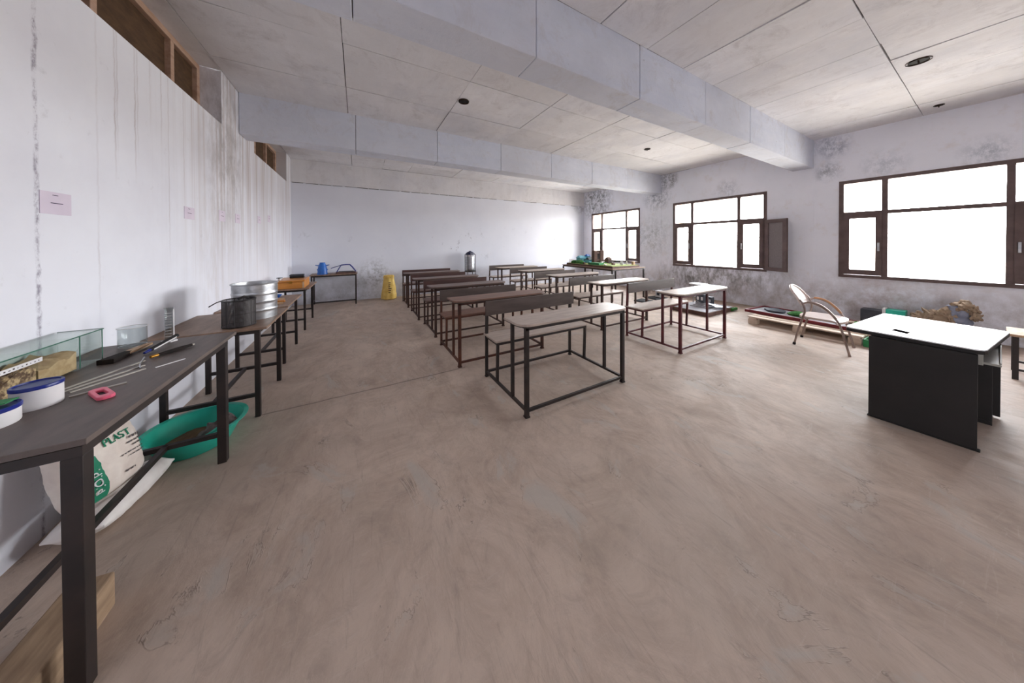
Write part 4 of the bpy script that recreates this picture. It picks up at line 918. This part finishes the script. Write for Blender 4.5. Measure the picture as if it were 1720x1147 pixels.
house(-0.12, 0.66, 0.22, 0.16, 0.15, 'cyan', 'cyan'); house(-0.02, 0.42, 0.18, 0.16, 0.10, 'cyan', 'slate'); house(0.10, 0.62, 0.12, 0.12, 0.19, 'cyan', 'blue')
house(0.34, 0.05, 0.15, 0.13, 0.12, 'brown_card', 'brown_card')
gt = MB().box(-0.06, 0.06, -0.05, 0.05, 0, 0.36).build('gate_tower', 'brown_card', ml, bevel=0.004); gt.location = (0.02, 0.26, 0.05)
gt2 = MB().box(-0.07, 0.07, -0.06, 0.06, 0, 0.36).build('gate_tower', 'brown_card', ml, bevel=0.004); gt2.location = (0.34, 0.34, 0.05)
for zz, th in ((0.30, 0.045), (0.08, 0.06)): MB().bar((0.04, 0.26, 0.05 + zz), (0.30, 0.33, 0.05 + zz), 0.05, th).build('gate_beam', 'brown_card', ml)
for k in range(6):
    p = (-0.46 + 0.012 * k, 0.78 - 0.02 * k); MB().tube([(p[0], p[1], 0.05), (p[0], p[1], 0.05 + 0.11)], 0.005, 6).build('fence_post', 'pale_wood', ml)
for (x, y, w_, hh, mm) in ((-0.44, 0.2, 0.05, 0.05, 'brown_card'), (-0.2, 0.24, 0.07, 0.06, 'cyan'), (0.16, 0.12, 0.06, 0.05, 'white_plastic'), (-0.42, -0.52, 0.05, 0.04, 'white_plastic'), (-0.1, -0.5, 0.07, 0.05, 'brown_card'), (0.4, -0.72, 0.06, 0.09, 'pale_wood'), (0.25, 0.75, 0.08, 0.12, 'slate')):
    MB().box(x - w_ / 2, x + w_ / 2, y - w_ / 2, y + w_ / 2, 0.052, 0.052 + hh).build('model_block', mm, ml, bevel=0.004)
MB().tube([(0.32 + 0.16 * math.cos(R(a)), -0.25 + 0.20 * math.sin(R(a)), 0.095 + 0.03 * math.sin(R(a * 2))) for a in range(0, 361, 15)], 0.008, 6, False).build('wire_loop', 'slate', ml)
for (x, y) in ((0.2, -0.5), (0.36, -0.55), (0.1, -0.62)):
    o = MB().lathe([(0.02, 0), (0.028, 0.03), (0.02, 0.05), (0.012, 0.10), (0.001, 0.105)], 12, jit=lambda a, z: 0.1 * math.sin(3 * a)).build('figurine', 'white_plastic', ml); o.location = (x, y, 0.05)

# ------------------------------------------------------------------ model pieces on the floor near the window wall
fb = thing('floor_model_board', 'floor model on a dark-edged board with white-topped tower behind maroon bench', 'model', (6.28, 3.05, 0))
MB().box(-0.52, 0.50, -0.36, 0.36, 0.0, 0.075).build('base_board', 'brown_card', fb, bevel=0.003)
MB().box(-0.50, 0.48, -0.34, 0.34, 0.075, 0.082).build('ground_sheet', 'card_grey', fb)
MB().box(0.35, 0.56, -0.40, -0.365, 0.02, 0.07).build('turf_strip', 'leaf', fb)
tw = MB()
for sx in (-1, 1):
    for sy in (-1, 1): MB().tube([(0.30 + sx * 0.07, 0.22 + sy * 0.07, 0.08), (0.30 + sx * 0.06, 0.22 + sy * 0.06, 0.49)], 0.008, 6).build('tower_post', 'card_grey', fb)
MB().prism(rbox(0.17, 0.43, 0.08, 0.36, 0.02), 0.49, 0.51).build('tower_top', 'white_lam', fb); MB().box(0.22, 0.38, 0.14, 0.30, 0.43, 0.489).build('tower_tank', 'card_grey', fb)
for (x, y, s_) in ((0.02, 0.02, 0.15), (0.20, -0.04, 0.13)):
    o = MB().box(-s_ / 2, s_ / 2, -s_ / 2, s_ / 2, 0, s_ * 1.15).build('model_house', 'slate', fb, bevel=0.003); o.location = (x, y, 0.16 if x < 0.1 else 0.12)
    for k in (-0.28, 0.24): MB().box(-s_ / 2 - 0.003, -s_ / 2 + 0.001, k * s_ - 0.02, k * s_ + 0.02, s_ * 0.35, s_ * 0.8).build('house_window', 'white_plastic', o)
MB().prism([(-0.16, -0.16), (0.34, -0.16), (0.34, 0.16), (-0.16, 0.16)], 0.082, 0.10).build('plinth', 'card_grey', fb)
MB().prism([(-0.10, -0.10), (0.30, -0.14), (0.30, 0.12), (-0.10, 0.12)], 0.10, 0.16 - 0.041).build('plinth', 'card_grey', fb)
MB().box(-0.06, 0.10, -0.06, 0.10, 0.118, 0.16).build('plinth', 'card_grey', fb)
for y_, z_ in ((-0.12, 0.19), (-0.22, 0.16), (0.08, 0.2)):
    MB().add([(-0.08, y_, z_), (-0.08, y_ - 0.07, z_ - 0.03), (0.30, y_ - 0.17, 0.088), (0.34, y_ - 0.09, 0.09), (-0.08, y_, z_ - 0.012), (-0.08, y_ - 0.07, z_ - 0.042), (0.30, y_ - 0.17, 0.083), (0.34, y_ - 0.09, 0.083)],
             [(0, 1, 2, 3), (7, 6, 5, 4), (0, 4, 5, 1), (1, 5, 6, 2), (2, 6, 7, 3), (3, 7, 4, 0)]).build('sloping_sheet', 'galv', fb)
for (x, y, w, d, rz, lab) in ((6.02, 4.22, 0.34, 0.30, 6, 'dark flat slab on the floor below the display table, farther from windows'),
                              (6.62, 4.28, 0.42, 0.36, -8, 'dark flat slab on the floor below the display table, under the white cube')):
    o = thing('flat_slab', lab, 'slab', (x, y, 0), R(rz), 'dark slabs on the floor')
    MB().box(-w / 2, w / 2, -d / 2, d / 2, 0, 0.028).build('sheet', 'slate', o, bevel=0.003); MB().box(-w / 2 + 0.02, w / 2 - 0.02, -d / 2 + 0.02, d / 2 - 0.02, 0.028, 0.034).build('surface', 'rubber', o)
cb = thing('model_cube', 'small white model cube with dark window opening on a slab', 'model', (6.72, 4.25, 0.034))
MB().box(-0.075, 0.075, -0.075, 0.075, 0.0, 0.16).build('cube_body', 'white_plastic', cb, bevel=0.004)
MB().box(-0.0785, -0.075, -0.035, 0.035, 0.045, 0.12).build('window_opening', 'slate', cb)
MB().box(-0.04, 0.04, -0.0785, -0.075, 0.03, 0.13).build('window_opening', 'slate', cb)

# pallet with a red-edged model board
pl = thing('wooden_pallet', 'pale wooden pallet on the floor beside the window wall', 'pallet', (6.42, 1.53, 0))
for xx in (-0.42, 0.0, 0.42):
    for yy in (-0.56, 0.0, 0.56): MB().box(xx - 0.06, xx + 0.06, yy - 0.06, yy + 0.06, 0.0, 0.088).build('block', 'pallet', pl, bevel=0.003)
for yy in (-0.56, 0.0, 0.56): MB().box(-0.48, 0.48, yy - 0.05, yy + 0.05, 0.0885, 0.106).build('bearer', 'pallet', pl, bevel=0.002)
for k in range(6):
    xx = -0.42 + k * 0.168; MB().box(xx - 0.058, xx + 0.058, -0.63, 0.63, 0.1065, 0.126).build('deck_board', 'pallet', pl, bevel=0.002)
mb_ = thing('red_edged_board', 'red-edged model board with green turf lying on the pallet', 'model', (6.55, 1.58, 0.126), R(-5))
for (x0, x1, y0, y1) in ((-0.33, -0.30, -0.72, 0.72), (0.30, 0.33, -0.72, 0.72), (-0.30, 0.30, -0.72, -0.69), (-0.30, 0.30, 0.69, 0.72)):
    MB().box(x0, x1, y0, y1, 0.0, 0.05).build('red_edge', 'red_paint', mb_, bevel=0.003)
MB().box(-0.30, 0.30, -0.69, 0.69, 0.004, 0.03).build('sheet', 'card_grey', mb_)
o = MB().lathe([(0.15, 0), (0.15, 0.03), (0.12, 0.04), (0.001, 0.042)], 26, jit=lambda a, z: 0.12 * math.sin(2 * a) + 0.06 * math.sin(5 * a)).build('pond', 'slate', mb_); o.location = (0.02, 0.42, 0.03)
for (x, y, r, hh, sd) in ((0.0, 0.10, 0.13, 0.07, 1), (0.1, -0.08, 0.12, 0.08, 3), (-0.08, -0.02, 0.09, 0.06, 5), (0.12, -0.55, 0.08, 0.05, 8)):
    o = MB().lathe([(r * 0.9, 0), (r, hh * 0.4), (r * 0.7, hh * 0.8), (0.001, hh)], 18, jit=lambda a, z: 0.25 * mnoise.noise((math.cos(a) * 2, math.sin(a) * 2, z * 25 + sd))).build('turf', 'leaf', mb_); o.location = (x, y, 0.03)
MB().box(0.05, 0.2, -0.5, -0.3, 0.03, 0.06).build('brick_heap', 'clay', mb_, bevel=0.01)
gs = thing('green_tray', 'small green plastic tray lying at the end of the pallet beside the desk', 'tray', (6.03, 0.86, 0.0))
MB().prism(rbox(-0.10, 0.10, -0.12, 0.04, 0.02), 0.0, 0.004).build('base', 'green', gs)
for (x0, x1, y0, y1) in ((-0.105, -0.09, -0.125, 0.035), (0.09, 0.105, -0.125, 0.035), (-0.09, 0.09, -0.125, -0.11), (-0.09, 0.09, 0.02, 0.035)):
    MB().box(x0, x1, y0, y1, 0.004, 0.10).build('side_wall', 'green', gs, bevel=0.003)

# mountain model and teal box by the window wall
mn = thing('clay_mountain', 'lumpy clay mountain model with blue-grey peak standing by the window wall', 'model', (7.35, 0.40, 0))
def hill(nx, ny, sx, sy, f, seed):
    vs = []; fs = []
    for i in range(nx + 1):
        for j in range(ny + 1):
            x, y = (i / nx - 0.5) * sx, (j / ny - 0.5) * sy
            vs.append((x, y, max(0.0, f(x, y) + 0.05 * mnoise.fractal((x * 9, y * 9, seed), 0.8, 2.0, 4) * (1 if f(x, y) > 0.04 else 0))))
    for i in range(nx):
        for j in range(ny):
            a = i * (ny + 1) + j; fs.append((a, a + ny + 1, a + ny + 2, a + 1))
    m = MB().add(vs, fs); m.smooth = True
    bl = len(m.v); rim = [i * (ny + 1) for i in range(nx + 1)] + [nx * (ny + 1) + j for j in range(1, ny + 1)] + [i * (ny + 1) + ny for i in range(nx - 1, -1, -1)] + [j for j in range(ny - 1, 0, -1)]
    m.v += [(m.v[k][0], m.v[k][1], -0.001) for k in rim]
    for k in range(len(rim)):
        m.f.append((rim[k], rim[(k + 1) % len(rim)], bl + (k + 1) % len(rim), bl + k))
    m.f.append(tuple(bl + k for k in range(len(rim))))
    return m
hill(30, 44, 0.44, 0.56, lambda x, y: 0.46 * math.exp(-(x / 0.15) ** 2) * (0.66 + 0.34 * math.exp(-((y + 0.02) / 0.12) ** 2)) * max(0, 1 - (y / 0.28) ** 6), 2.0).build('clay_hill', 'clay', mn)
def rock(rx, ry, rz, seed, amp, nu=22, nv=14):
    vs = []; fs = []
    for j in range(nv + 1):
        th = math.pi * j / nv
        for i in range(nu):
            ph = 2 * math.pi * i / nu; d = Vector((math.sin(th) * math.cos(ph), math.sin(th) * math.sin(ph), math.cos(th)))
            k = 1 + amp * mnoise.fractal(d * 1.7 + Vector((seed, 0, 0)), 0.7, 2.0, 4)
            vs.append((d.x * rx * k, d.y * ry * k, d.z * rz * k))
    for j in range(nv):
        for i in range(nu): fs.append((j * nu + i, j * nu + (i + 1) % nu, (j + 1) * nu + (i + 1) % nu, (j + 1) * nu + i))
    return MB().add(vs, fs)
o = MB().lathe([(0.10, 0.0)] + [(0.098 - 0.018 * k / 20 + 0.006 * math.sin(k * 1.3), 0.02 + 0.48 * k / 20) for k in range(21)] + [(0.05, 0.525), (0.001, 0.52)], 34,
               jit=lambda a, z: 0.25 * mnoise.fractal((math.cos(a) * 1.6, math.sin(a) * 1.6, z * 9 + 4), 0.7, 2.0, 4)).build('peak', 'clay_blue', mn)
o.location = (0.0, -0.13, 0)
for k, (dx, dy, rx, ry, rz_, zz) in enumerate(((-0.02, 0.0, 0.08, 0.075, 0.07, 0.51), (-0.03, -0.07, 0.06, 0.05, 0.06, 0.47), (-0.06, -0.10, 0.045, 0.04, 0.05, 0.38), (-0.02, 0.12, 0.08, 0.08, 0.09, 0.36), (-0.02, 0.23, 0.08, 0.08, 0.08, 0.32), (-0.02, 0.32, 0.07, 0.07, 0.07, 0.28))):
    o = rock(rx, ry, rz_, k * 3.1, 0.75).build('clay_lump', 'clay', mn); o.location = (dx, -0.15 + dy, zz)
tbx = thing('teal_box', 'teal cardboard box with a white end standing by the window wall', 'box', (7.42, 0.835, 0))
MB().box(-0.10, 0.10, -0.13, 0.05, 0, 0.335).build('body', MAT['teal'], tbx, bevel=0.004); MB().box(-0.10, 0.10, 0.051, 0.085, 0, 0.345).build('end_flap', 'white_plastic', tbx, bevel=0.004)
MB().box(-0.11, 0.11, 0.086, 0.30, 0, 0.30).build('dark_sleeve', 'slate', tbx, bevel=0.004)

# ------------------------------------------------------------------ white-topped computer desk
DX0, DX1, DY0, DY1, DZ = 3.355, 4.22, -0.045, 0.555, 0.68
dk = thing('computer_desk', 'black computer desk with glossy white top and cable slot', 'desk', (3.95, 0.28, 0))
def D(b, name, mat, bev=0.003, par=dk):
    o = b.build(name, mat, par, bevel=bev)
    if par is dk: o.location = (-3.95, -0.28, 0)
    return o
DP = [(3.60, 0.075), (3.625, 0.045), (3.66, 0.035), (4.50, -0.043), (4.535, -0.04), (4.55, -0.02), (4.645, 0.53), (4.64, 0.565), (4.61, 0.575), (3.68, 0.645), (3.65, 0.64), (3.635, 0.61)]
D(MB().prism(DP, DZ - 0.005, DZ + 0.004), 'top_sheet', 'white_lam', 0.002)
D(MB().prism(DP, DZ - 0.03, DZ - 0.0055), 'top_core', 'black', 0.002)
D(MB().prism([(3.75, 0.352), (3.825, 0.345), (3.875, 0.42), (3.80, 0.43)], DZ + 0.0045, DZ + 0.006), 'cable_slot', 'slot', 0)
D(MB().box(3.592, 3.614, 0.066, 0.514, 0.012, DZ - 0.031), 'side_panel', 'black')
D(MB().box(3.59, 3.63, 0.055, 0.52, 0.0, 0.0115), 'plinth_strip', 'rubber')
D(MB().box(3.612, 4.20, 0.49, 0.508, 0.30, DZ - 0.031), 'modesty_panel', 'black')
D(MB().box(4.20, 4.222, 0.02, 0.508, 0.03, 0.545), 'cabinet_side', 'black'); D(MB().box(4.425, 4.447, -0.01, 0.508, 0.012, DZ - 0.031), 'cabinet_side', 'black')
D(MB().box(4.222, 4.425, 0.49, 0.508, 0.03, DZ - 0.031), 'cabinet_back', 'cream'); D(MB().box(4.222, 4.425, 0.03, 0.49, 0.03, 0.05), 'cabinet_floor', 'cream')
D(MB().box(4.222, 4.425, 0.035, 0.49, 0.31, 0.326), 'cabinet_shelf', 'cream'); D(MB().box(4.20, 4.447, 0.02, 0.508, 0.0, 0.029), 'cabinet_plinth', 'black')
D(MB().box(3.74, 4.42, -0.012, 0.36, 0.562, 0.578), 'keyboard_tray', 'grey_lam')
D(MB().box(3.74, 4.42, -0.012, -0.004, 0.5785, 0.59), 'tray_lip', 'grey_lam')
for xx in (3.724, 4.41): D(MB().box(xx, xx + 0.014, 0.05, 0.40, 0.556, 0.649), 'tray_runner', 'grey_lam')

# low bench past the desk
lb_ = thing('low_bench', 'low pale-topped bench with dark legs past the computer desk', 'bench', (6.05, -0.70, 0))
MB().box(-0.24, 0.24, -0.68, 0.66, 0.438, 0.462).build('seat_board', 'pale_wood', lb_, bevel=0.003)
for xx in (-0.20, 0.20):
    for yy in (-0.62, 0.615): MB().box(xx - 0.017, xx + 0.017, yy - 0.017, yy + 0.017, 0, 0.437).build('leg', 'black_frame', lb_)
    MB().bar((xx, -0.62, 0.10), (xx, 0.61, 0.10), 0.02).build('side_rail', 'black_frame', lb_)
for yy in (-0.62, 0.61): MB().bar((-0.2, yy, 0.12), (0.2, yy, 0.12), 0.02).build('end_rail', 'black_frame', lb_)

# ------------------------------------------------------------------ armchair with steel tube frame
ch = thing('tube_armchair', 'steel tube armchair with rounded pale back and curved arms', 'chair', (5.50, 1.17, 0))
def Q(p): return (p[0] - 5.50, p[1] - 1.17, p[2])
def smooth_path(pts, n=5):
    P = [Vector(p) for p in pts]; out = []
    for i in range(len(P) - 1):
        p0, p1, p2, p3 = P[max(i - 1, 0)], P[i], P[i + 1], P[min(i + 2, len(P) - 1)]
        for k in range(n):
            t_ = k / n; out.append(0.5 * ((2 * p1) + (-p0 + p2) * t_ + (2 * p0 - 5 * p1 + 4 * p2 - p3) * t_ ** 2 + (-p0 + 3 * p1 - 3 * p2 + p3) * t_ ** 3))
    return out + [P[-1]]
for s, xx in ((-1, 5.25), (1, 5.745)):
    dy = 0.0 if s < 0 else 0.05
    arm = smooth_path([Q((xx, y + dy, z)) for y, z in ((1.295, 0.585), (1.25, 0.602), (1.19, 0.592), (1.12, 0.56), (1.05, 0.49), (0.995, 0.41), (0.965, 0.33), (0.925, 0.15), (0.892, 0.0))])
    MB().tube(arm, 0.0115, 10).build('front_leg', 'chair_tube', ch)
    pad = smooth_path([Q((xx, y + dy, z)) for y, z in ((1.26, 0.606), (1.19, 0.603), (1.12, 0.571), (1.055, 0.506), (1.005, 0.435))])
    MB().tube(pad, 0.0145, 10).build('arm_pad', 'chair_arm' if s > 0 else 'chair_tube', ch)
    rear = smooth_path([Q((xx, y + dy, z)) for y, z in ((1.385, 0.0), (1.35, 0.19), (1.30, 0.40), (1.283, 0.48), (1.30, 0.57), (1.335, 0.63))])
    MB().tube(rear, 0.0115, 10).build('rear_leg', 'chair_tube', ch)
    for (y, z) in ((1.386, 0.0),): MB().tube([Q((xx, y + dy, 0.0)), Q((xx, y + dy - 0.004, 0.03))], 0.016, 10).build('foot_cap', 'rubber', ch)
    MB().tube([Q((xx, 0.893 + dy, 0.0)), Q((xx, 0.899 + dy, 0.025))], 0.014, 10).build('foot_cap', 'chair_tube', ch)
hoop = []
for k in range(19):
    a = math.pi * k / 18; c_, s_ = math.cos(a), math.sin(a)
    hoop.append(Q((5.497 - 0.247 * c_, 1.325 + 0.05 * (k / 18) + 0.135 * s_, 0.585 + 0.205 * s_ ** 0.8)))
MB().tube(hoop, 0.013, 10).build('back_hoop', 'chair_shell', ch)
vs = []; fs = []; nk = 18
for lay in (0, 1):
    for k in range(nk + 1):
        top = Vector(hoop[k]); u = -1 + 2 * k / nk
        bot = Vector(Q((5.497 + 0.235 * u, 1.30 + 0.05 * (k / nk) + 0.045 * (1 - u * u), 0.555 - 0.03 * (1 - u * u))))
        for m_ in range(7): vs.append(bot.lerp(top, m_ / 6) + Vector((0, 0.012 * lay, 0)))
o_ = (nk + 1) * 7
for lay in (0, 1):
    for k in range(nk):
        for m_ in range(6):
            a = lay * o_ + k * 7 + m_; q_ = (a, a + 7, a + 8, a + 1); fs.append(q_ if lay else tuple(reversed(q_)))
for k in range(nk):
    fs.append((k * 7, (k + 1) * 7, o_ + (k + 1) * 7, o_ + k * 7)); fs.append((k * 7 + 6, o_ + k * 7 + 6, o_ + (k + 1) * 7 + 6, (k + 1) * 7 + 6))
m_ = MB().add(vs, fs); m_.smooth = True; m_.build('back_shell', 'chair_shell', ch)
seat = MB(); nxs, nys = 14, 14; vs = []; fs = []
for lay in (0, 1):
    for i in range(nxs + 1):
        for j in range(nys + 1):
            u, v = -1 + 2 * i / nxs, -1 + 2 * j / nys
            uu, vv = u * math.sqrt(1 - 0.28 * v * v), v * math.sqrt(1 - 0.28 * u * u)
            vs.append(Q((5.50 + 0.235 * uu, 1.165 + 0.21 * vv, 0.405 - 0.012 * (1 - u * u) * (1 - v * v) - 0.035 * max(0, -v - 0.6) - 0.026 * (1 - lay))))
o_ = (nxs + 1) * (nys + 1)
for lay in (0, 1):
    for i in range(nxs):
        for j in range(nys):
            a = lay * o_ + i * (nys + 1) + j; q_ = (a, a + nys + 1, a + nys + 2, a + 1); fs.append(q_ if lay else tuple(reversed(q_)))
rim = [i * (nys + 1) for i in range(nxs + 1)] + [nxs * (nys + 1) + j for j in range(1, nys + 1)] + [i * (nys + 1) + nys for i in range(nxs - 1, -1, -1)] + [j for j in range(nys - 1, 0, -1)]
for k in range(len(rim)):
    a, b = rim[k], rim[(k + 1) % len(rim)]; fs.append((a, b, b + o_, a + o_))
seat.add(vs, fs); seat.smooth = True; seat.build('seat_shell', 'chair_shell', ch)
for y_ in (1.0, 1.30): MB().tube([Q((5.25, y_ , 0.375)), Q((5.745, y_ + 0.04, 0.375))], 0.010, 8).build('seat_tube', 'chair_tube', ch)
